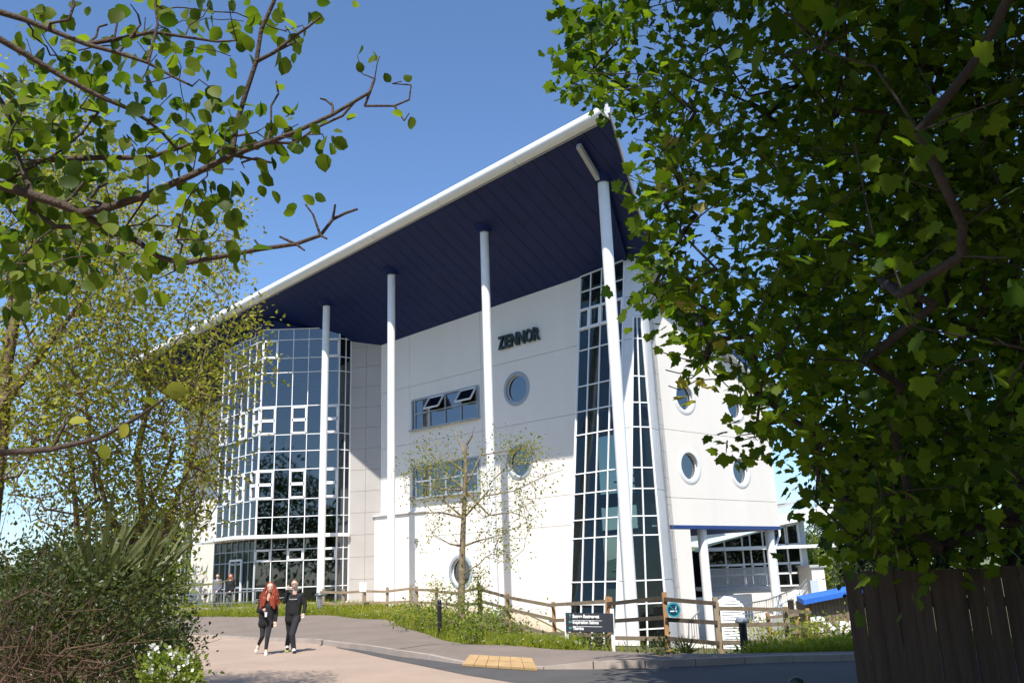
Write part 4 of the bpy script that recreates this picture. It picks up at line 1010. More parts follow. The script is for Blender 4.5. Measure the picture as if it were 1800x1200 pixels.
def long_hair(t, q, hd, ha, hl):
    rr = random.Random(4); segs = []
    top = q['head']+A3(0, .012, -.055)
    segs.append((top+A3(-.01, .015, 0), top+A3(.01, .02, 0), .083, .083, 0))
    segs.append((hd+A3(0, .045, 0), hd+A3(0, .05, -.08), .085, .09, 0))
    for sx, x2 in ((-1, -.19), (1, .13)):
        a = hd+A3(sx*.076, .02, .03); b = hd+A3(sx*.092, .0, -.10); c = q['sl' if sx < 0 else 'sr']*.45+hd*.55+A3(sx*.05, -.09, -.10); d_ = c+A3(sx*.035, -.02, -.24)
        segs += [(a, b, .026, .036, 0), (b, c, .040, .066, 0), (c, d_, .072, .04, 0)]
        segs.append((c+A3(-sx*.05, -.02, -.02), d_+A3(-sx*.06, -.02, .06), .055, .035, 0))
    segs.append((hd+A3(0, .09, -.1), hd+A3(0, .15, -.40), .10, .09, 0))
    h = figure('hair', segs, ['hair_red'], t, .014)
    mb = MB()
    for _ in range(110):
        sx = rr.choice((-1, 1)); a = hd+A3(sx*rr.uniform(.08, .10), rr.uniform(-.03, .06), rr.uniform(-.08, .08)); b = hd+A3(sx*rr.uniform(.09, .24), rr.uniform(-.15, .06), rr.uniform(-.30, -.18)); c = b+A3(rr.uniform(-.06, .06), rr.uniform(-.03, .03), rr.uniform(-.26, -.12))
        mb.tube([a, (a+b)/2+A3(sx*.025, -.01, .02), b, c], [.006, .011, .012, .003], 4)
    mb.build('hair_strands', 'hair_red', h)
def short_hair(t, q, hd, ha, hl):
    top = q['head']+A3(0, .016, -.062)
    segs = [(top+A3(-.015, .02, .005), top+A3(.015, .02, .005), .083, .083, 0), (top+A3(-.03, -.025, .03), top+A3(.03, -.02, .03), .05, .05, 0), (hd+A3(0, .05, .04), hd+A3(0, .045, -.05), .085, .07, 0)]
    for sx in (-1, 1): segs.append((top+A3(sx*.055, 0, 0), hd+A3(sx*.07, .015, .0), .034, .022, 0))
    figure('hair', segs, ['hair_brown'], t, .012)
JA = {'head':(382,182,0),'chin':(388,312,0),'sl':(268,408,.02),'sr':(448,408,.02),'el':(232,535,.02),'wl':(330,520,-.2),'er':(470,560,.03),'wr':(472,660,-.02),
      'hl':(300,660,.02),'hr':(395,660,0),'kl':(305,850,-.02),'al':(205,955,.34),'fl':(180,1045,.28),'kr':(388,850,-.12),'ar':(372,1015,-.12),'fr':(392,1068,-.24)}
def cup(t, q, hd):
    p = q['wl']+A3(.09, -.06, -.1); mb = MB(); mb.tube([p-Z*.06, p+Z*.05], [.026, .034], 12); o = mb.build('paper_cup', 'print_white')
    tag(o, 'small white cup in the hand of the red-haired walker', 'cup')
person('person with long red hair in black jacket and leggings walking, holding a cup', 468, 1143, 22.6, JA, ['skin', 'cloth_black', 'cloth_char', 'shoe_white'],
       {'skin':0,'top':1,'leg':2,'ankle':0,'shoe':3,'thigh':.085,'knee':.058,'hem':.07,'hemr':.122}, .0085, long_hair, cup)
JB = {'head':(706,165,0),'chin':(712,288,0),'sl':(610,345,.02),'sr':(815,365,.02),'el':(590,440,-.10),'wl':(628,300,-.12),'er':(855,500,.03),'wr':(848,585,-.05),
      'hl':(645,640,.02),'hr':(750,640,0),'kl':(650,830,.10),'al':(592,985,.32),'fl':(605,1040,.24),'kr':(715,850,-.16),'ar':(742,1020,-.16),'fr':(770,1066,-.30)}
def specs(t, q, hd):
    mb = MB()
    for sx in (-1, 1): ring(mb, hd+A3(sx*.032+.012, -.095, .006), A3(1, 0, 0), Z, A3(0, -1, 0), .022, .027, .006, 14)
    mb.bar(hd+A3(-.012+.012, -.097, .01), hd+A3(.012+.012, -.097, .01), .006, .005, A3(0, -1, 0)); mb.build('glasses', 'black_paint', t)
    c = (q['sl']+q['sr'])/2+A3(0, -.142, -.11); rr = random.Random(3); x = -.085; mb = MB()
    for w_, h_ in ((.020, .026), (.016, .018), (.016, .018), (.016, .024), (.016, .026), (.014, .018), (.016, .018)):
        ring(mb, c+A3(x+.01, .08*abs(x), 0), A3(1, 0, 0), Z, A3(0, -1, 0), .006, .011, .012, 10); x += w_+.010
    mb.bar(c+A3(-.09, .012, .0), c+A3(-.09, .012, .028), .007, .012, A3(0, -1, 0)); mb.build('chest_print', 'print_white', t)
    for nm in ('fl', 'fr'):
        mb = MB(); f = q[nm]; mb.box(f+A3(0, .07, -.035), A3(.045, 0, 0), A3(0, .14, 0), Z*.013); mb.build('sole', 'sole_lime', t)
person('person in black hoodie, joggers and glasses raising a hand to their head', 514, 1143, 22.9, JB, ['skin', 'cloth_black', 'cloth_char', 'cloth_black', 'shoe_white'],
       {'skin':0,'top':1,'leg':2,'ankle':4,'shoe':3,'thigh':.105,'knee':.08,'ankr':.06,'hem':.05,'hemr':.118}, .0085, short_hair, specs)
# two people at the entrance (seen small, from behind and the side)
def JE(lean=0): return {'head':(0,0,0),'chin':(0,120,0),'sl':(-95,190,.0),'sr':(95,190,.0),'el':(-120,370,.05),'wl':(-105,520,-.05),'er':(120,370,.05),'wr':(60,470,-.2),
      'hl':(-50,500,0),'hr':(50,500,0),'kl':(-55,780,-.04),'al':(-55,1030,.05),'fl':(-60,1080,-.08),'kr':(55,780,.04),'ar':(60,1030,.08),'fr':(66,1080,-.06)}
def ent(label, px, py, D, mats, hair):
    J = {k_: v for k_, v in JE().items()}; base = at(px, py, D); k = PX_F/(base-CO).dot(CF); zoom = 1085/(1.70*k)
    return person(label, px, py, D, J, mats, {'skin':0,'top':1,'leg':2,'ankle':2,'shoe':3,'thigh':.09,'knee':.07,'hem':.05,'hemr':.12}, .014, hair, None, org=(px, py-1080/zoom), zoom=zoom)
ent('person in dark navy top standing at the left of the entrance doors', 380, 1066, 42.3, ['skin', 'cloth_grey', 'cloth_drab', 'cloth_black'], short_hair)
def med_hair(t, q, hd, ha, hl):
    segs = [(q['head']+A3(0, .02, -.06), hd+A3(0, .04, -.1), .09, .085, 0), (hd+A3(0, .07, -.1), hd+A3(0, .1, -.3), .09, .075, 0)]
    for sx in (-1, 1): segs.append((hd+A3(sx*.075, .0, .03), hd+A3(sx*.1, -.02, -.28), .035, .05, 0))
    figure('hair', segs, ['hair_red'], t, .015)
ent('person with reddish hair in dark clothes waiting by the entrance doors', 403, 1066, 41.6, ['skin', 'cloth_black', 'cloth_drab', 'cloth_black'], med_hair)

# ================================================================ VEGETATION
R_ = np.random.default_rng(11)
def leaf_shape(kind):
    if kind == 'pear':       # broad ovate, folded along the midrib, pointed tip
        v = [(0,0,0),(0,.33,-.02),(0,.66,-.03),(0,1,-.10),(-.30,.18,.05),(-.41,.45,.08),(-.30,.76,.02),(.30,.18,.05),(.41,.45,.08),(.30,.76,.02)]
        f = [(0,1,4),(4,1,5),(1,2,5),(5,2,6),(2,3,6),(0,7,1),(7,8,1),(1,8,2),(8,9,2),(2,9,3)]
    elif kind == 'maple':    # five-lobed
        o = [(0,.04),(-.16,-.08),(-.36,-.02),(-.54,.06),(-.47,.24),(-.60,.46),(-.47,.55),(-.33,.53),(-.27,.72),(-.14,.78),(0,1.0),(.14,.78),(.27,.72),(.33,.53),(.47,.55),(.60,.46),(.47,.24),(.54,.06),(.36,-.02),(.16,-.08)]
        v = [(0,.28,.0)] + [(x,y,-.10*(x*x*2+abs(y-.28)*.5)) for x,y in o]
        f = [(0,i+1,(i+1) % len(o)+1) for i in range(len(o))]
    elif kind == 'small':
        v = [(0,0,0),(-.30,.4,.06),(0,.5,-.02),(.30,.4,.06),(0,1,-.04)]; f = [(0,2,1),(0,3,2),(1,2,4),(2,3,4)]
    elif kind == 'blade':
        v = [(-.02,0,0),(.02,0,0),(-.017,.5,.06),(.017,.5,.06),(0,1,.25)]; f = [(0,1,3,2),(2,3,4)]
    elif kind == 'strap':
        v = [(-.016,0,0),(.016,0,0),(-.022,.35,.01),(.022,.35,.01),(-.014,.75,.06),(.014,.75,.06),(0,1,.16)]; f = [(0,1,3,2),(2,3,5,4),(4,5,6)]
    elif kind == 'petal':
        v = [(0,0,0),(-.4,.1,.1),(-.35,.7,.1),(.35,.7,.1),(.4,.1,.1)]; f = [(0,1,2),(0,2,3),(0,3,4)]
    elif kind == 'spray':    # conifer spray
        v = [(0,0,0),(-.12,.3,0),(-.05,.35,.03),(-.16,.65,0),(0,1,-.05),(.16,.65,0),(.05,.35,.03),(.12,.3,0)]; f = [(0,2,1),(0,4,2),(2,4,3),(0,6,4),(0,7,6),(6,5,4)]
    return np.array(v, float), f
def frames(n, dirs, up, rng, tilt):
    """orthonormal frames: y = leaf axis, z = leaf normal"""
    y = dirs/np.linalg.norm(dirs, axis=1)[:, None]
    nz = up + rng.normal(0, tilt, (n, 3)); z = nz - y*(nz*y).sum(1)[:, None]; z /= np.linalg.norm(z, axis=1)[:, None]+1e-9
    return np.cross(y, z), y, z
def leaf_cloud(name, kind, P, fr, size, material, parent):
    v, f = leaf_shape(kind); n = len(P); x, y, z = fr
    V = P[:, None, :] + size[:, None, None]*(v[None, :, 0, None]*x[:, None, :] + v[None, :, 1, None]*y[:, None, :] + v[None, :, 2, None]*z[:, None, :])
    k = len(v); me = bpy.data.meshes.new(name)
    flat = [i for fc in f for i in fc]; lens = [len(fc) for fc in f]
    loops = (np.array(flat)[None, :] + (np.arange(n)*k)[:, None]).ravel()
    me.vertices.add(n*k); me.vertices.foreach_set('co', V.ravel().astype(np.float32))
    me.loops.add(len(loops)); me.loops.foreach_set('vertex_index', loops.astype(np.int32))
    tot = np.tile(lens, n); me.polygons.add(len(tot)); me.polygons.foreach_set('loop_start', np.r_[0, np.cumsum(tot)[:-1]].astype(np.int32))
    try: me.polygons.foreach_set('loop_total', tot.astype(np.int32))
    except Exception: pass
    me.update(calc_edges=True); me.validate()
    me.polygons.foreach_set('use_smooth', [kind in ('pear', 'maple')]*len(me.polygons))
    me.materials.append(MAT[material]); o = link(name, me, parent); o['kind'] = 'stuff'
    return o
def leaves(parent, kind, P, dirs, size, material, rng, tilt=.5, single=0, up=(0, 0, 1), name='foliage'):
    P = np.asarray(P); n = len(P); fr = frames(n, dirs, np.array(up, float)[None, :], rng, tilt)
    size = np.asarray(size)
    pick = np.zeros(n, bool)
    if single:
        px, py, k = proj(P); vis = (px > 0) & (px < 1800) & (py > 0) & (py < 1200) & (k > .3)
        score = np.where(vis, size/np.maximum(k, .3), 0); pick[np.argsort(-score)[:single]] = True
        v, f = leaf_shape(kind); me = bpy.data.meshes.new('leaf'); me.from_pydata(v.tolist(), [], f); me.polygons.foreach_set('use_smooth', [True]*len(me.polygons)); me.materials.append(MAT[material])
        for i in np.nonzero(pick)[0]:
            o = link('leaf', me, parent); M = Matrix.Identity(4)
            for r in range(3):
                M[r][0], M[r][1], M[r][2], M[r][3] = fr[0][i, r]*size[i], fr[1][i, r]*size[i], fr[2][i, r]*size[i], P[i, r]
            o.matrix_basis = M
    q = ~pick
    if q.any(): leaf_cloud(name, kind, P[q], tuple(a[q] for a in fr), size[q], material, parent)

class Skel:
    """branch skeleton: nodes with parents; radii follow the number of twigs carried"""
    def __init__(s): s.p = []; s.par = []; s.tip = []; s.fix = {}
    def chain(s, pts, parent=-1, radii=None):
        out = []
        for i, q in enumerate(pts):
            s.p.append(A3(*q)); s.par.append(parent); parent = len(s.p)-1; out.append(parent)
            if radii is not None: s.fix[parent] = radii if np.isscalar(radii) else radii[i]
        return out
    def reach(s, targets, rng, seg=.4, jit=.12, sag=.0, minlen=0):
        tips = []
        base = s.p[0]; order = np.argsort([np.linalg.norm(A3(*t)-s.p[0]) for t in targets])
        P = np.array(s.p)
        for i in order:
            t = A3(*targets[i]); dd = np.linalg.norm(P-t, axis=1) + .6*np.maximum(0, P[:, 2]-t[2])
            j = int(np.argmin(dd)); a = P[j]; L = np.linalg.norm(t-a); n = max(1, int(L/seg)); par = j; new = []
            for k in range(1, n+1):
                f = k/n; q = a+(t-a)*f + (rng.normal(0, jit*seg, 3) if k < n else 0) + A3(0, 0, sag*L*math.sin(math.pi*f))
                s.p.append(q); s.par.append(par); par = len(s.p)-1; new.append(q)
            P = np.vstack([P]+[q[None] for q in new]); s.tip.append(par); tips.append(par)
        return tips
    def mesh(s, r0, power=.5, rmin=.003, n=5, rmax=9):
        N = len(s.p); cnt = np.zeros(N); ch = [0]*N
        for i in range(N):
            if s.par[i] >= 0: ch[s.par[i]] += 1
        for i in range(N):
            if ch[i] == 0: cnt[i] += 1
        for i in range(N-1, -1, -1):
            if s.par[i] >= 0: cnt[s.par[i]] += cnt[i]
        r = np.clip(r0*cnt**power, rmin, rmax)
        for i, v in s.fix.items(): r[i] = v
        V = []; F = []; P = np.array(s.p); par = np.array(s.par)
        e = np.nonzero(par >= 0)[0]; a, b = P[par[e]], P[e]; t = b-a; t /= np.linalg.norm(t, axis=1)[:, None]+1e-9
        up = np.where(np.abs(t[:, 2:3]) < .9, np.array([[0, 0, 1.]]), np.array([[1., 0, 0]])); x = np.cross(t, up); x /= np.linalg.norm(x, axis=1)[:, None]; y = np.cross(t, x)
        ang = 2*np.pi*np.arange(n)/n; dirs = x[:, None, :]*np.cos(ang)[None, :, None]+y[:, None, :]*np.sin(ang)[None, :, None]
        ra = np.minimum(r[par[e]], r[e]*1.5); A_ = a[:, None, :]-t[:, None, :]*(ra*.3)[:, None, None]+dirs*ra[:, None, None]; B_ = b[:, None, :]+t[:, None, :]*(r[e]*.2)[:, None, None]+dirs*r[e][:, None, None]
        V = np.concatenate([A_, B_], 1).reshape(-1, 3); k = np.arange(len(e))*2*n
        Fq = [np.stack([k+i, k+(i+1) % n, k+n+(i+1) % n, k+n+i], 1) for i in range(n)]
        return V, np.concatenate(Fq)
    def build(s, name, material, parent, **kw):
        V, F = s.mesh(**kw); me = bpy.data.meshes.new(name); me.from_pydata(V.tolist(), [], F.tolist()); me.polygons.foreach_set('use_smooth', [True]*len(me.polygons)); me.update()
        me.materials.append(MAT[material]); return link(name, me, parent)
def sample_poly(poly, n, rng):
    poly = np.array(poly, float); lo, hi = poly.min(0), poly.max(0); out = []
    while len(out) < n:
        q = rng.uniform(lo, hi, (n*2, 2)); out += q[inpoly(q[:, 0], q[:, 1], poly)].tolist()
    return np.array(out[:n])
def around(C, per, sig, rng, droop=0.0):
    """leaf positions and directions around cluster centres"""
    C = np.asarray(C); P = np.repeat(C, per, 0); off = rng.normal(0, 1, P.shape)*sig; d = off/ (np.linalg.norm(off, axis=1)[:, None]+1e-6) + rng.normal(0, .5, P.shape) + np.array([0, 0, -droop])
    return P+off, d

# ---- sycamore filling the right of the picture
syc = thing('sycamore_tree', 'large dark-leaved sycamore tree overhanging the right side, trunk behind the board fence', 'tree', (6.4, 11.6, 0))
rng = np.random.default_rng(21)
out_poly = [(1075,-40),(1000,20),(990,45),(1010,110),(985,135),(1010,170),(1075,205),(1135,235),(1150,300),(1125,340),(1135,400),(1120,420),(1135,470),(1165,490),(1125,520),(1150,560),(1180,575),(1240,600),(1330,625),(1350,680),(1310,755),(1300,780),(1345,760),(1400,735),(1430,800),(1440,850),(1465,880),(1470,930),(1500,985),(1830,985),(1830,-40)]
core_poly = [(1420,-40),(1390,120),(1300,240),(1330,400),(1290,520),(1370,600),(1400,700),(1440,800),(1490,900),(1510,985),(1830,985),(1830,-40)]
q = sample_poly(out_poly, 640, rng); tg = [at(x, y, D) for (x, y), D in zip(q, rng.uniform(6.5, 11.5, len(q)))]
edge_pts = [(1010,40),(1030,60),(1000,140),(1040,110),(1090,150),(1100,60),(1150,180),(1130,330),(1160,350),(1200,330),(1140,520),(1170,500),(1215,610),(1245,620),(1300,630),(1340,680),(1300,775),(1340,755),(1395,725),(1430,830),(1450,870),(1190,400),(1190,450),(1160,440),(1110,200),(1180,260),(1230,560),(1260,600)]
tg += [at(x+rng.normal(0, 8), y+rng.normal(0, 8), rng.uniform(6.8, 8.5)) for x, y in edge_pts for _ in range(2)]
q = sample_poly(core_poly, 420, rng); tg_core = [at(x, y, D) for (x, y), D in zip(q, rng.uniform(7.5, 14.5, len(q)))]
q = sample_poly([(1300,-40),(1330,60),(1480,180),(1450,330),(1500,480),(1560,620),(1700,700),(1830,700),(1830,-40)], 36, rng); tg_near = [at(x, y, D) for (x, y), D in zip(q, rng.uniform(3.9, 6.2, len(q)))]
# crown above and behind the frame (what shades the lower leaves, the fence and the road)
up_t = []
while len(up_t) < 1750:
    x, y, z = rng.uniform(1.8, 13), rng.uniform(-7, 14), rng.uniform(5.0, 16)
    e_ = ((x-7.0)/6.4)**4 + ((y-3.0)/10.5)**2 + ((z-9.5)/7.0)**2
    if e_ > 1: continue
    pp = proj((x, y, z))
    if pp[2] > .5 and pp[1] > -120 and -100 < pp[0] < 1950: continue
    up_t.append(A3(x, y, z))
n0 = len(up_t)
while len(up_t) < n0+260:
    p = A3(rng.uniform(2.0, 6.8), rng.uniform(3, 9.5), rng.uniform(7.5, 12.5)); pp = proj(p)
    if pp[1] < -110 or pp[2] < .5: up_t.append(p)
sk = Skel()
tr = sk.chain([(6.4, 11.6, -.2), (6.45, 11.5, 1.2), (6.3, 11.3, 2.6), (6.5, 11.0, 4.2), (6.3, 10.6, 6.0), (6.1, 10.0, 8.0), (6.2, 9.2, 10.0), (6.0, 8.4, 12.0)], -1)
sk.chain([(5.3, 9.9, 5.0), (4.0, 9.2, 5.9), (2.7, 8.6, 6.6), (1.6, 8.2, 6.9)], tr[3]); sk.chain([(5.2, 9.8, 4.0), (4.2, 9.0, 4.6), (3.2, 8.4, 4.9)], tr[2]); sk.chain([(5.6, 9.4, 7.2), (4.4, 7.6, 8.4), (3.4, 5.0, 9.8), (3.0, 2.5, 11)], tr[4])
sk.chain([(5.5, 9.0, 4.8), (4.4, 6.5, 4.6), (3.6, 5.2, 4.4)], tr[3], [.05, .032, .018]); sk.chain([(7.4, 9.0, 5.2), (8.2, 6.5, 6.4)], tr[3])
alltg = tg + tg_core + tg_near + up_t
sk.reach(alltg, rng, seg=.38, jit=.16, sag=.02)
sk.build('trunk', 'bark_maple', syc, r0=.0048, power=.52, rmin=.004, rmax=.28, n=6)
tips = np.array(alltg)
for (C, per, sg_, sz, mt, single) in ((np.array(tg), 12, .13, (.075, .135), 'leaf_maple', 150), (np.array(tg_core), 22, .30, (.09, .16), 'leaf_maple', 0), (np.array(tg_near), 5, .16, (.08, .135), 'leaf_maple', 100)):
    P, d_ = around(C, per, sg_, rng, .35)
    leaves(syc, 'maple', P, d_, rng.uniform(*sz, len(P)), mt, rng, .55, single)
P, d_ = around(np.array([at(x, y, 7.2) for x, y in ((1165,290),(1270,215),(1220,325),(1175,510),(1230,690),(1260,590),(1200,300))]), 5, .10, rng, .3)
leaves(syc, 'maple', P, d_, rng.uniform(.09, .14, len(P)), 'leaf_maple_pale', rng, .5, 20)
P, d_ = around(np.array(up_t), 42, .46, rng, .2); leaves(syc, 'small', P, d_, rng.uniform(.22, .32, len(P)), 'leaf_maple', rng, .35, name='upper_foliage')
# bare drooping twigs
tw2 = Skel()
for pts in ([(1290,690),(1240,640),(1200,630),(1160,618)], [(1245,635),(1220,660),(1190,655),(1170,650)], [(1235,650),(1215,665),(1195,662)], [(1275,665),(1225,668),(1195,685),(1175,678)]):
    tw2.chain([at(x, y, 8.6) for x, y in pts])
tw2.build('bare_twigs', 'bark_maple', syc, r0=.006, n=4, rmin=.004)
t3 = Skel(); t3.chain([at(1340, 260, 9.2), at(1290, 285, 9.2), at(1240, 295, 9.2)])
t3.reach([at(x, y, 9.2+rng.normal(0, .15)) for x, y in zip(rng.uniform(1100, 1250, 34), rng.uniform(240, 310, 34))], rng, seg=.12, jit=.25); t3.build('bare_twigs', 'bark_maple', syc, r0=.0035, rmin=.0035, n=4)
t3 = Skel(); t3.chain([at(1300, 570, 8.8), at(1270, 560, 8.8), at(1240, 570, 8.8)])
t3.reach([at(x, y, 8.8+rng.normal(0, .15)) for x, y in zip(rng.uniform(1170, 1330, 30), rng.uniform(530, 600, 30))], rng, seg=.12, jit=.25); t3.build('bare_twigs', 'bark_maple', syc, r0=.0035, rmin=.0035, n=4)

# ---- ivy-clad trunk further left behind the fence
ivt = thing('ivy_clad_tree', 'dark ivy-covered tree trunk behind the left end of the board fence', 'tree', at(1580, 1060, 11.5)*A3(1, 1, 0))
sk = Skel(); sk.chain([at(1590, 1120, 11.5), at(1580, 1000, 11.5), at(1570, 900, 11.6), at(1590, 780, 11.6), at(1600, 600, 11.5), at(1620, 420, 11.3)], -1, [.22, .2, .19, .17, .14, .1])
q = sample_poly([(1440,830),(1500,760),(1600,700),(1720,720),(1720,1010),(1520,1010),(1480,930)], 210, rng)
tg = [at(x, y, D) for (x, y), D in zip(q, rng.uniform(10.6, 13.0, len(q)))]
sk.reach(tg, rng, seg=.35, jit=.15); sk.build('trunk', 'bark_maple', ivt, r0=.005, power=.5, rmin=.004)
P, d_ = around(np.array(tg), 34, .17, rng, .6); leaves(ivt, 'pear', P, d_, rng.uniform(.05, .085, len(P)), 'leaf_ivy', rng, .6)

# ---- pear boughs reaching in from the left, a few metres away
pear = thing('pear_tree', 'near pear tree bough with round glossy leaves across the upper left sky', 'tree', (-4.6, 2.2, 0))
rng = np.random.default_rng(5)
sk = Skel(); sk.chain([(-4.6, 2.2, -.2), (-4.55, 2.25, 1.2), (-4.4, 2.4, 2.4), (-4.1, 2.7, 3.2)], -1, [.14, .12, .10, .085])
K = 750/1731
def pc(c, D): return [at(x*K, y*K, D if np.isscalar(D) else D[0]+(D[1]-D[0])*i/(len(c)-1)) for i, (x, y) in enumerate(c)]
def rr2(a, b, n): return list(np.linspace(a, b, n))
c1_ = [(-700,560),(-300,700),(0,750),(130,790),(250,830),(330,865),(450,840),(600,790),(780,710),(940,630),(1080,580),(1200,535),(1350,465),(1500,375),(1520,320)]
b1 = sk.chain(pc(c1_, (2.9, 3.1)), 3, rr2(.022, .005, len(c1_)))
c2_ = [(-300,700),(0,690),(180,650),(400,640),(600,640),(760,590),(900,560),(1000,545)]; sk.chain(pc(c2_, (3.3, 3.2)), b1[1], rr2(.016, .005, 8))
c3_ = [(960,500),(1000,370),(1040,250),(1060,120),(1110,10),(1130,-60)]; b3 = sk.chain(pc(c3_, (3.05, 3.0)), b1[9], rr2(.010, .007, 6))
sk.chain(pc([(1110,215),(1190,150),(1250,110),(1300,70)], 3.0), b3[2], rr2(.007, .004, 4)); sk.chain(pc([(1200,170),(1190,205)], 3.0), b3[2], .004)
c4_ = [(-300,30),(0,160),(120,230),(250,310),(400,390),(520,440),(600,490),(660,540),(720,610)]; b4 = sk.chain(pc(c4_, (2.7, 3.1)), b1[0], rr2(.013, .005, 9))
c5_ = [(-300,20),(0,50),(100,80),(200,120),(350,180),(480,215),(600,255),(700,310),(780,350)]; b5 = sk.chain(pc(c5_, (2.8, 2.9)), b1[0], rr2(.013, .004, 9))
sk.chain(pc([(500,155),(620,130),(750,150),(880,170),(960,165)], 2.9), b5[4], rr2(.008, .003, 5)); sk.chain(pc([(390,150),(400,110),(435,100)], 2.9), b5[4], .004); sk.chain(pc([(465,150),(475,95)], 2.9), b5[4], .004)
sk.chain(pc([(570,100),(560,60)], 2.9), b5[5], .004); sk.chain(pc([(205,95),(280,80),(300,20),(290,-30)], 2.8), b5[3], .005); sk.chain(pc([(640,100),(630,20),(640,-40)], 2.9), b5[6], .005)
c6_ = [(450,930),(560,980),(640,1040),(740,1070),(900,1040),(1060,1010),(1200,990),(1300,955),(1350,890),(1400,865),(1450,848)]; b6 = sk.chain(pc(c6_, (3.1, 3.2)), b1[5], rr2(.012, .005, 11))
sk.chain(pc([(1270,870),(1240,830)], 3.15), b6[7], .004); sk.chain(pc([(1360,830)], 3.15), b6[8], .004); sk.chain(pc([(1235,1015)], 3.15), b6[6], .004); sk.chain(pc([(1035,975)], 3.15), b6[5], .004); sk.chain(pc([(1135,960)], 3.15), b6[6], .004); sk.chain(pc([(1325,968)], 3.15), b6[7], .004)
sk.chain(pc([(1480,430),(1600,430),(1660,405),(1668,345)], 3.1), b1[13], rr2(.005, .003, 4)); sk.chain(pc([(1640,490)], 3.1), len(sk.p)-3, .003)
sk.chain(pc([(1100,520),(1100,430),(1130,380),(1120,330)], 3.1), b1[10], .004); sk.chain(pc([(1350,430),(1320,405),(1300,400)], 3.1), b1[12], .004); sk.chain(pc([(1345,415)], 3.1), len(sk.p)-3, .003)
sk.chain(pc([(1200,580),(1280,520),(1390,470),(1450,400)], 3.1), b1[10], .005); sk.chain(pc([(290,800),(340,740)], 3.0), b1[4], .006); sk.chain(pc([(360,810),(400,760),(440,740)], 3.0), b1[6], .006)
sk.chain(pc([(60,600),(50,500),(0,400)], 3.0), b1[3], .008); sk.chain(pc([(120,850),(230,920),(350,920)], 3.0), b1[3], .009); sk.chain(pc([(480,960),(480,1020),(520,1050)], 3.1), b1[5], .005); sk.chain(pc([(250,610),(330,540),(400,455)], 3.1), b1[2], .005); sk.chain(pc([(510,920),(570,910),(640,870)], 3.1), b1[7], .004); sk.chain(pc([(1100,660),(1040,640),(980,660)], 3.1), b1[9], .004)
cl = [(50,480),(150,480),(90,420),(200,540),(300,430),(340,440),(450,290),(570,330),(600,220),(640,230),(820,40),(720,40),(540,30),(600,60),(760,80),(850,20),(930,20),(1000,80),(960,60),(1100,90),(1150,100),(1230,90),(1160,130),(940,230),(710,220),(880,215),(480,190),(290,210),(360,280),(420,340),(340,320),(820,340),(700,380),(760,450),(880,380),(910,440),(820,470),(700,460),(760,540),(1030,540),(1080,510),(1130,610),(1210,500),(1320,570),(1300,540),(430,580),(550,600),(250,620),(600,700),(520,710),(720,640),(850,640),(950,690),(1000,680),(830,790),(630,920),(700,900),(830,880),(900,940),(930,980),(800,930),(720,980),(550,1040),(630,1130),(300,970),(130,950),(220,1080),(60,1090),(430,1010),(100,150),(20,280),(110,280),(190,190),(50,60),(220,40),(130,30),(780,770),(760,820),(200,730),(420,740),(80,730),(30,830),(620,560),(520,540),(680,600),(860,560),(920,540),(790,600),(640,760),(880,680),(160,600),(90,640),(10,600),(40,920),(180,980),(90,1000),(30,1000),(330,1010),(260,900),(440,910),(20,1120),(140,1060),(100,1130),(240,1110),(590,130),(680,110),(560,180),(380,200),(440,180),(960,480),(900,500),(1000,460),(250,260),(160,300),(60,340),(20,480),(230,450),(380,380),(460,380)]
tipc = [(1450,225),(1470,300),(1530,260),(1540,230),(1590,340),(1630,330),(1660,460),(1640,470),(1200,850),(1270,780),(1275,840),(1190,815),(1370,5),(1450,10),(1120,335),(1450,460),(1360,520),(1340,580)]
C = np.array([at(x*K+rng.normal(0, 4), y*K+rng.normal(0, 4), rng.uniform(2.75, 3.45)) for x, y in cl]); Ct = np.array([at(x*K, y*K, 3.08) for x, y in tipc])
sk.reach(list(C)+list(Ct[:7]), rng, seg=.05, jit=.2); sk.build('branches', 'bark_pear', pear, r0=.002, power=.4, rmin=.0018, n=6)
P, d_ = around(C, 5, .05, rng, .9); P2, d2 = around(Ct, 1, .006, rng, .2); P3, d3 = around(np.array([at(x*K, y*K, rng.uniform(2.9, 3.5)) for x, y in rng.uniform((-20, 330), (380, 1180), (110, 2))]), 3, .06, rng, .8)
leaves(pear, 'pear', np.vstack([P, P2, P3]), np.vstack([d_, d2, d3]), np.r_[rng.uniform(.048, .078, len(P)), rng.uniform(.042, .06, len(P2)), rng.uniform(.048, .078, len(P3))], 'leaf_pear', rng, .8, 290)
# outer, higher part of the pear crown (out of frame) that dapples the road
hi = [A3(x, y, z) for x, y, z in zip(rng.uniform(-6.5, -2.0, 90), rng.uniform(-1.5, 7.5, 90), rng.uniform(5.2, 10.5, 90))]
hi = [p for p in hi if proj(p)[1] < -60 or proj(p)[2] < .5]
sk = Skel(); sk.chain([(-4.1, 2.7, 3.2), (-4.2, 2.9, 4.6), (-4.0, 3.3, 6.0), (-4.1, 3.5, 7.6)], -1, [.08, .07, .06, .045]); sk.reach(hi, rng, seg=.4, jit=.15); sk.build('upper_branches', 'bark_pear', pear, r0=.004, power=.45)
P, d_ = around(np.array(hi), 26, .30, rng, .6); leaves(pear, 'pear', P, d_, rng.uniform(.06, .09, len(P)), 'leaf_pear', rng, .8)
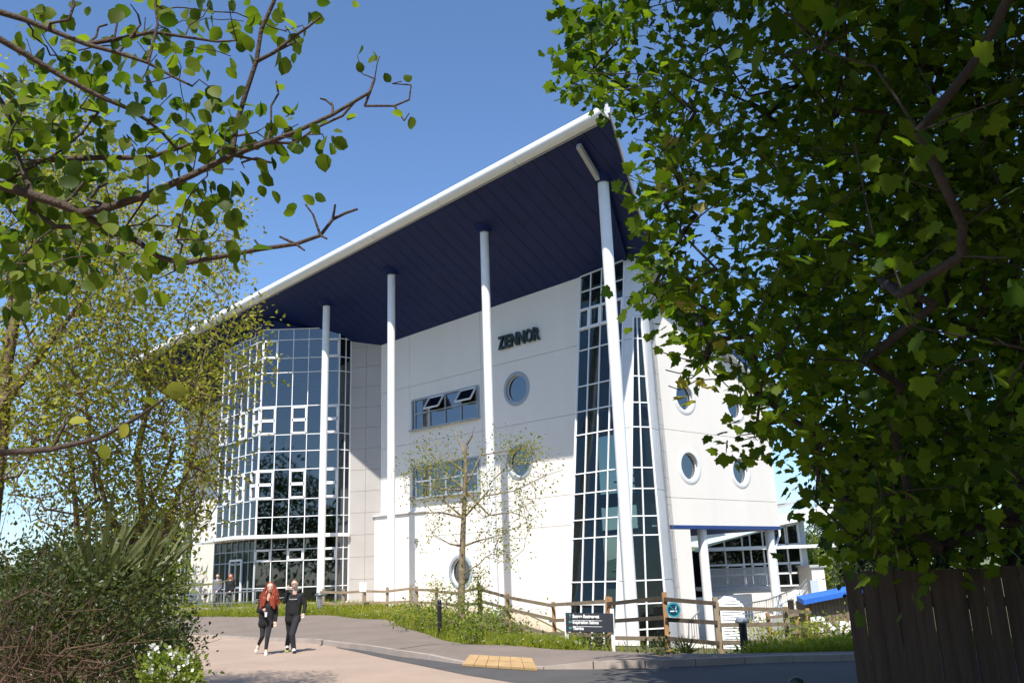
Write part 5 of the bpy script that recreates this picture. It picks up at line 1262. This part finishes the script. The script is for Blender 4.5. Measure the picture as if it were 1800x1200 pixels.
# one nearer low bough with a bright leaf
nb2 = thing('low_bough', 'single low bough with a bright lime leaf crossing the left trees', 'branch', at(-60, 800, 2.0))
sk = Skel(); b_ = sk.chain([at(x, y, D) for x, y, D in ((-150,810,2.1),(0,796,2.1),(90,790,2.1),(175,770,2.1),(240,735,2.08),(285,703,2.05))], -1, rr2(.010, .003, 6)); sk.chain([at(115, 745, 2.1)], b_[2], .003)
sk.build('branch', 'bark_pear', nb2, r0=.004)
P = np.array([at(290, 690, 2.05), at(250, 700, 2.06), at(120, 742, 2.1), at(225, 745, 2.07), at(180, 780, 2.1), at(150, 765, 2.1)]); d_ = np.array([(1, -.1, .15), (.4, .1, -.2), (.5, .2, .1), (-.4, .2, -.6), (.2, .1, -.8), (-.6, .3, .3)])
leaves(nb2, 'pear', P, d_, np.array([.055, .05, .045, .04, .04, .035]), 'leaf_light', rng, .9, 6)

# ---- pale spring trees on the left
def multi(name, label, base_px, stems, poly, n, D, per, sig, size, material, bark, r0, seed, leafk='small', rust=0):
    rng = np.random.default_rng(seed); b = at(*base_px); t = thing(name, label, 'tree', (b[0], b[1], Tz(b[0], b[1])))
    sk = Skel()
    for s_ in stems: sk.chain([at(*q) for q in s_[0]], -1, s_[1])
    q = sample_poly(poly, n, rng); C = [at(x, y, d) for (x, y), d in zip(q, rng.uniform(D[0], D[1], n))]
    sk.reach(C, rng, seg=.22, jit=.22, sag=.01); sk.build('trunk', bark, t, r0=r0, power=.45, rmin=.0045, n=5)
    P, d_ = around(np.array(C), per, sig, rng, .1); leaves(t, leafk, P, d_, rng.uniform(*size, len(P)), material, rng, .8)
    if rust:
        P, d_ = around(np.array(C)[rng.permutation(n)[:rust]], 6, sig, rng, .1); leaves(t, leafk, P, d_, rng.uniform(*size, len(P)), 'leaf_rust', rng, .8)
    return t
multi('spring_tree', 'leaning spring tree with thick brown stem at the left edge', (10, 1100, 10.2),
      [([(-30,1150,10.2),(-20,950,10.2),(0,780,10.1),(10,640,10),(25,560,10),(20,470,10)], rr2(.11, .06, 6)), ([(0,720,10),(60,640,9.9),(120,560,9.8),(170,500,9.8)], rr2(.05, .02, 4))],
      [(-40,120),(120,150),(170,260),(260,380),(270,520),(240,640),(190,720),(80,800),(-40,900)], 620, (8.8, 11.2), 15, .16, (.05, .085), 'leaf_light', 'bark_light', .0035, 31, rust=50)
multi('spring_tree', 'airy yellow-green spring tree partly covering the roof end and glazed bay', (255, 1100, 12),
      [([(270,1180,12),(262,1000,12),(250,900,12),(240,800,12),(262,700,12),(255,600,12)], rr2(.075, .03, 6)), ([(262,1000,12),(300,900,12),(340,800,12.2),(360,700,12.2)], rr2(.045, .02, 4)), ([(240,1000,12),(190,900,11.8),(160,800,11.8),(150,700,11.8)], rr2(.045, .02, 4)), ([(280,1010,11.8),(330,960,11.8),(365,920,11.7)], rr2(.03, .012, 3))],
      [(60,330),(130,250),(240,340),(300,370),(425,365),(430,450),(440,540),(478,590),(470,650),(430,700),(410,800),(395,860),(360,930),(270,950),(150,930),(70,800)], 1000, (10.8, 13.2), 15, .16, (.05, .09), 'leaf_light', 'bark_light', .003, 32, rust=140)
multi('spring_tree', 'bare-looking twiggy tree low on the left between hedge and roof end', (140, 1100, 14),
      [([(140,1150,14),(140,980,14),(130,860,14),(120,760,14)], rr2(.06, .03, 4)), ([(220,1100,14),(230,950,14),(280,850,14),(310,780,14)], rr2(.05, .02, 4))],
      [(0,640),(120,600),(300,620),(400,700),(380,800),(390,880),(330,940),(200,960),(60,930),(0,850)], 560, (13, 15), 12, .18, (.05, .08), 'leaf_rust', 'twig_brown', .004, 33)

# ---- hedge bottom left
hed = thing('hedge', 'dense tangled dark hedge with brown twigs filling the lower left corner', 'hedge', (-6.2, 9.0, 0))
rng = np.random.default_rng(8)
hp = [(-40,975),(60,985),(110,965),(200,985),(290,985),(288,1060),(292,1110),(318,1150),(330,1230),(-40,1230)]
q = sample_poly(hp, 760, rng); C = np.array([at(x, y, d) for (x, y), d in zip(q, rng.uniform(8.6, 12.5, len(q)))])
C = C[C[:, 2] > .1]; P, d_ = around(C, 30, .16, rng, .1); leaves(hed, 'small', P, d_, rng.uniform(.04, .075, len(P)), 'leaf_hedge', rng, .9)
low = np.array([A3(x, y, z) for x, y, z in zip(rng.uniform(-7.5, -4.6, 160), rng.uniform(8.5, 12.5, 160), rng.uniform(.1, 1.2, 160))]); P, d_ = around(low, 24, .2, rng, .1); leaves(hed, 'small', P, d_, rng.uniform(.045, .075, len(P)), 'leaf_hedge', rng, .9)
mb = MB()
for _ in range(420):
    x, y = rng.uniform(-30, 1)+rng.uniform(0, 1)**1.6*215, 1215-abs(rng.normal(0, 75)); D = rng.uniform(8.2, 9.6); a = at(x, y, D); d = A3(rng.normal(.2, .5), rng.normal(-.1, .3), rng.normal(.35, .5)); L = rng.uniform(.25, .8); k_ = A3(*rng.normal(0, .07, 3))
    mb.tube([a, a+d*L*.5+k_, a+d*L], [.005, .004, .0015], 4, False)
for pts in ([(60,1290),(75,1240),(85,1170),(92,1130),(90,1110)], [(85,1170),(115,1140),(175,1130)], [(20,1250),(5,1120),(12,1060)], [(0,1200),(40,1150),(60,1100)], [(120,1190),(145,1160),(178,1165)], [(10,1060),(60,1035),(95,1050)]):
    mb.tube([at(x, y, 8.3) for x, y in pts], list(np.linspace(.012, .005, len(pts))), 6, False)
tw_o = mb.build('twigs', 'twig_brown', hed); tw_o['kind'] = 'stuff'
hc = MB(); hc.tube([(-7.8, 13.2, -.2), (-6.3, 9.9, -.2), (-6.3, 9.9, 1.0)], .05, 6); hc.build('stem', 'bark_light', hed)
# strap-leaved plants rising from the hedge
strap = thing('flax_plant', 'strap-leaved flax clump rising out of the hedge', 'plant', (-5.6, 9.6, 0.2))
for (bx, by, n, D, L) in ((165,1050,44,9.3,(.6,1.2)), (95,1020,16,9.5,(.4,.8)), (250,1040,22,9.6,(.5,1.0))):
    b = at(bx, by, D)
    P = np.repeat(b[None], n, 0)+rng.normal(0, .06, (n, 3)); an = rng.normal(.45, .5, n); d_ = np.stack([np.sin(an), rng.normal(0, .35, n), np.cos(an)], 1)
    leaves(strap, 'strap', P, d_, rng.uniform(*L, n), 'leaf_strap', rng, .5, up=(0, -1, 0), name='strap_leaves')
mb = MB(); b = at(165, 1050, 9.3); mb.tube([b-Z*1.6, b], .05, 6); mb.build('stem', 'bark_light', strap)
# white flowers at the foot
fl = thing('white_flower_clump', 'low clump of small white flowers at the right foot of the hedge', 'flowers', at(300, 1195, 8.2)*A3(1, 1, 0))
C = np.array([at(x, y, D) for x, y, D in zip(rng.uniform(262, 340, 90), rng.uniform(1152, 1210, 90), rng.uniform(8.0, 8.4, 90))])
keep = C[:, 2] > .02; C = C[keep]; P, d_ = around(C, 12, .05, rng, -.6); leaves(fl, 'small', P-np.array([0, 0, .05]), np.abs(d_)*np.array([1, 1, 1])*np.sign(d_*np.array([1, 1, 0])+np.array([0, 0, 1])), rng.uniform(.04, .07, len(P)), 'leaf_weed', rng, .5, up=(0, -1, 0), name='foliage')
mb = MB()
for p in C[::3]: mb.tube([p, p*A3(1, 1, 0)+A3(0, .15, -.1)], .004, 4)
mb.build('stems', 'bark_light', fl)
P, d_ = around(C[rng.permutation(len(C))[:44]], 6, .016, rng, -.4); leaves(fl, 'petal', P+np.array([0, -.05, .06]), d_, rng.uniform(.026, .042, len(P)), 'petal', rng, .6, name='petals')
P, d_ = around(np.array([at(x, y, D) for x, y, D in zip(rng.uniform(255, 330, 130), rng.uniform(1100, 1200, 130), rng.uniform(11.5, 13.5, 130))]), 14, .13, rng, .1)
P = P[P[:, 2] > .03]; leaves(hed, 'small', P, rng.normal(0, 1, P.shape), rng.uniform(.05, .08, len(P)), 'leaf_hedge', rng, .8)

# ---- small young tree in front of the wall
yt = thing('young_tree', 'small sparse young tree with thin crown in front of the white wall', 'tree', at(811, 1095, 28.5))
rng = np.random.default_rng(14); D_ = 28.5
sk = Skel(); tr = sk.chain([at(x, y, D_) for x, y in ((811,1100),(811,1060),(812,1010),(813,960),(815,910),(817,860),(819,830),(818,800),(820,782))], -1, [.13, .12, .115, .105, .09, .075, .065, .05, .04])
lim = [[(818,795),(806,770),(793,748)], [(820,782),(830,765),(834,750)], [(816,850),(845,800),(900,790),(950,787)], [(815,905),(850,872),(905,862),(960,835),(990,825)], [(815,880),(780,860),(740,850),(715,840)], [(814,920),(780,880),(750,862)], [(813,965),(790,955),(765,940)], [(813,962),(840,950),(880,940),(930,915)], [(815,900),(775,900),(735,902),(695,905)], [(817,860),(780,830),(760,800),(745,780)], [(818,830),(790,810),(770,790)], [(816,870),(860,905),(900,900),(940,880)]]
for L in lim:
    p0 = at(*L[0], D_); j = int(np.argmin([np.linalg.norm(p0-sk.p[i]) for i in tr])); dz = rng.uniform(-1.4, 1.4)
    sk.chain([at(x, y, D_+dz*(k_+1)/len(L)) for k_, (x, y) in enumerate(L[1:])], tr[j], rr2(.028, .008, len(L)-1))
q = np.vstack([sample_poly([(705,830),(735,770),(800,755),(860,780),(925,765),(975,800),(955,840),(985,830),(960,870),(930,950),(880,985),(860,930),(800,900),(765,960),(735,960),(745,900),(705,880)], 150, rng), np.array([(rng.normal(870, 28), rng.normal(955, 14)) for _ in range(22)]), np.array([(rng.normal(765, 25), rng.normal(830, 25)) for _ in range(40)]), np.array([(rng.normal(915, 25), rng.normal(790, 14)) for _ in range(30)])])
C = [at(x, y, D_+rng.normal(0, .9)) for x, y in q]; sk.reach(C, rng, seg=.3, jit=.14); sk.build('trunk', 'bark_young', yt, r0=.006, power=.4, rmin=.006, n=6)
P, d_ = around(np.array(C), 13, .20, rng, .3); leaves(yt, 'small', P, d_, rng.uniform(.07, .12, len(P)), 'leaf_alder', rng, .8)

# ---- verge grass, weeds
rng = np.random.default_rng(3)
def band(n, polypx, hz=0.0):
    w = [tuple(onT(x, y)[:2]) for x, y in polypx]; return sample_poly(w, n, rng)
def on_ground(q, dz=.05): return np.c_[q, T(q[:, 0], q[:, 1])+dz]
# along the verge edge, sampled behind the pavement line
t = rng.uniform(0, 158.99, 70000); ii = t.astype(int); ff = (t-ii)[:, None]; base = verge[ii]*(1-ff)+verge[ii+1]*ff
tang = verge[np.minimum(ii+1, 159)]-verge[ii]; nrm = np.stack([-tang[:, 1], tang[:, 0]], 1); nrm /= np.linalg.norm(nrm, axis=1)[:, None]+1e-9; nrm *= np.sign(nrm[:, 1:2]+1e-9)
pxv = proj(np.c_[base, np.zeros(len(base))])[0]
depth = np.where(pxv < 700, 3.8, np.where(pxv < 1000, 5.0, np.where(pxv < 1300, 1.6, 8.0)))
base = base + nrm*(rng.uniform(0, 1, len(base))**1.4*depth)[:, None]; base[:, 0] += rng.normal(0, .1, len(base))
thin = (pxv < 1010) | (pxv > 1330) | (rng.uniform(0, 1, len(base)) < .07); base = base[thin]; pxv = pxv[thin]
bpoly = [tuple(W(u_, .25, 0)[:2]) for u_ in (-4.5, 9.6)] + [tuple(W(u_, -10, 0)[:2]) for u_ in (9.6, -4.5)]
p2 = proj(np.c_[base, np.zeros(len(base))])[0]; base = base[~((p2 > 1015) & (p2 < 1315) & (rng.uniform(0, 1, len(base)) > .035))]
base = base[~inpoly(base[:, 0], base[:, 1], bpoly)]; base = base[~inpoly(base[:, 0], base[:, 1], HARD)]
P = on_ground(base, .03); d_ = rng.normal(0, .38, P.shape)+np.array([0, 0, 1.])
g = leaf_cloud('grass', 'blade', P, frames(len(P), d_, np.array([[0, -1., 0]]), rng, .7), rng.uniform(.16, .42, len(P)), 'grass', None)
g['label'] = 'rough sunlit grass along the verge behind the pavement'; g['category'] = 'grass'; g['kind'] = 'stuff'
q = base[rng.permutation(len(base))[:2600]]; P, d_ = around(on_ground(q, .10), 6, .09, rng, -.3); P[:, 2] = np.maximum(P[:, 2], T(P[:, 0], P[:, 1])+.04)
w_ = leaf_cloud('ground_cover', 'small', P, frames(len(P), d_, np.array([[0, 0, 1.]]), rng, .6), rng.uniform(.06, .13, len(P)), 'leaf_weed', None); w_['label'] = 'leafy weeds mixed through the verge grass'; w_['category'] = 'weeds'; w_['kind'] = 'stuff'
q = base[rng.permutation(len(base))[:500]]; P, d_ = around(on_ground(q, .24), 4, .02, rng, -.4)
w_ = leaf_cloud('wild_flowers', 'petal', P, frames(len(P), d_, np.array([[0, -1., .5]]), rng, .5), rng.uniform(.018, .032, len(P)), 'petal', None); w_['label'] = 'tiny white wild flowers scattered over the verge'; w_['category'] = 'flowers'; w_['kind'] = 'stuff'
def shrub(px, py, D, w, h, n, material, label, name='shrub', cat='shrub', size=(.06, .11), stem=True):
    b = at(px, py, D); t = thing(name, label, cat, b); rg = np.random.default_rng(int(px))
    sk = Skel(); sk.chain([b-Z*.2, b+Z*h*.25]); C = [b+A3(rg.normal(0, w*.38), rg.normal(0, w*.38), h*rg.uniform(.12, 1)) for _ in range(n)]
    sk.reach(C, rg, seg=.2, jit=.2); sk.build('stems', 'bark_light', t, r0=.004, rmin=.004, n=4)
    P, d_ = around(np.array(C), 12, .11, rg, .0); leaves(t, 'small', P, d_, rg.uniform(*size, len(P)), material, rg, .7)
shrub(800, 1112, 26, 1.0, 1.25, 60, 'leaf_weed', 'bushy weeds at the foot of the young tree'); shrub(845, 1080, 30.3, .32, 1.45, 30, 'grass', 'bright ivy wrapped round the fence end post', 'ivy', 'ivy')
shrub(768, 1085, 32, .5, 1.3, 22, 'grass', 'ivy climbing a fence post left of the young tree', 'ivy', 'ivy'); shrub(740, 1112, 27, 1.1, .8, 50, 'leaf_weed', 'low leafy shrub left of the slim black bollard')
shrub(830, 1130, 22.5, .7, .75, 40, 'leaf_weed', 'green shrub at the pavement edge below the young tree'); shrub(880, 1125, 25, 1.0, .8, 50, 'leaf_weed', 'leafy shrub between the young tree and the fence')
shrub(720, 1100, 30, .8, .6, 34, 'grass', 'low bright shrub where the verge meets the pavement'); shrub(1410, 1148, 24, .9, .8, 44, 'leaf_weed', 'leafy shrub at the sunlit fence corner')
shrub(1345, 1140, 25, .8, .7, 40, 'grass', 'yellow-green shrub behind the flared black bollard'); shrub(1460, 1150, 22, 1.1, .8, 60, 'grass', 'sunlit yellow-green bush beside the board fence')
shrub(1160, 1158, 17.6, .35, .22, 16, 'leaf_hedge', 'low dark tuft beside the kerb in tree shade'); shrub(1045, 1145, 22, .5, .4, 24, 'leaf_hedge', 'dark plant behind the direction sign')
tf = thing('strap_tuft', 'spiky green tuft by the kerb below the round sign', 'plant', at(1205, 1150, 19.5)); P = np.repeat(at(1205, 1150, 19.5)[None], 46, 0)+rng.normal(0, .05, (46, 3))*np.array([1, 1, .1]); an = rng.normal(0, .6, 46)
leaves(tf, 'strap', P, np.stack([np.sin(an), rng.normal(0, .3, 46), np.cos(an)], 1), rng.uniform(.25, .5, 46), 'leaf_hedge', rng, .4, up=(0, -1, 0), name='strap_leaves')
mb = MB(); p = at(1205, 1150, 19.5); mb.tube([p-Z*.15, p+Z*.05], [.06, .04], 6); mb.build('crown', 'bark_light', tf)

# ---- wood behind the photographer, seen mirrored in the lower glazing
rg = np.random.default_rng(77); C = []
while len(C) < 620:
    x, y = rg.uniform(-46, 40), rg.uniform(-34, -17); h = (9.5 if x > -14 else 14)+3.0*math.sin(x*.33)+1.8*math.sin(x*.9+2)
    C.append((x, y, rg.uniform(.3, 1)*h))
P, d_ = around(np.array(C), 34, 1.0, rg, .2); P[:, 2] = np.maximum(P[:, 2], .1)
wd_ = leaf_cloud('woodland', 'small', P, frames(len(P), d_, np.array([[0, 0, 1.]]), rg, .6), rg.uniform(.5, .95, len(P)), 'leaf_conifer', None)
wd_['label'] = 'belt of dark trees mirrored in the lower glazing'; wd_['category'] = 'wood'
# ---- trees beyond
def far_tree(px, py, D, w, h, label, material, n, seed, kind='spray', cone=.6):
    b = at(px, py, D); t = thing('background_tree', label, 'tree', b); rg = np.random.default_rng(seed); sk = Skel(); sk.chain([b-Z*.5, b+Z*h*.4, b+Z*h*.75], -1, [.2, .15, .07])
    C = []
    while len(C) < n:
        z = rg.uniform(.12, 1); r = w*(1-cone*z)*math.sqrt(rg.uniform(.1, 1)); a = rg.uniform(0, 2*math.pi); C.append(b+A3(r*math.cos(a), r*math.sin(a), h*z+rg.normal(0, .15)))
    sk.reach(C, rg, seg=.6, jit=.12); sk.build('trunk', 'bark_maple', t, r0=.012, rmin=.01, n=5)
    P, d_ = around(np.array(C), 26, .34, rg, .2); leaves(t, kind, P, d_, rg.uniform(.16, .34, len(P)), material, rg, .7)
far_tree(1482, 1060, 56, 3.3, 6.0, 'dark conifer seen between the wing and the sycamore', 'leaf_conifer', 240, 1)
far_tree(1436, 1062, 52, 1.2, 3.2, 'bright green conifer just left of the dark one', 'leaf_weed', 70, 2)
far_tree(1560, 1060, 58, 3.0, 5.2, 'dark rounded tree mostly hidden by the board fence', 'leaf_conifer', 170, 6, 'small', .4)
far_tree(285, 1075, 52, 1.6, 4.4, 'bright green tree beyond the left end of the building', 'leaf_weed', 110, 3, 'small', .3)
far_tree(235, 1060, 60, 3.2, 5.5, 'grey-green tree mass behind the hedge, left of the building', 'leaf_conifer', 150, 4, 'small', .3)
far_tree(120, 1065, 62, 4.5, 4.2, 'low distant tree behind the hedge at far left', 'leaf_conifer', 150, 5, 'small', .3)
for o in bpy.data.objects:
    if '_loc' in o: del o['_loc']
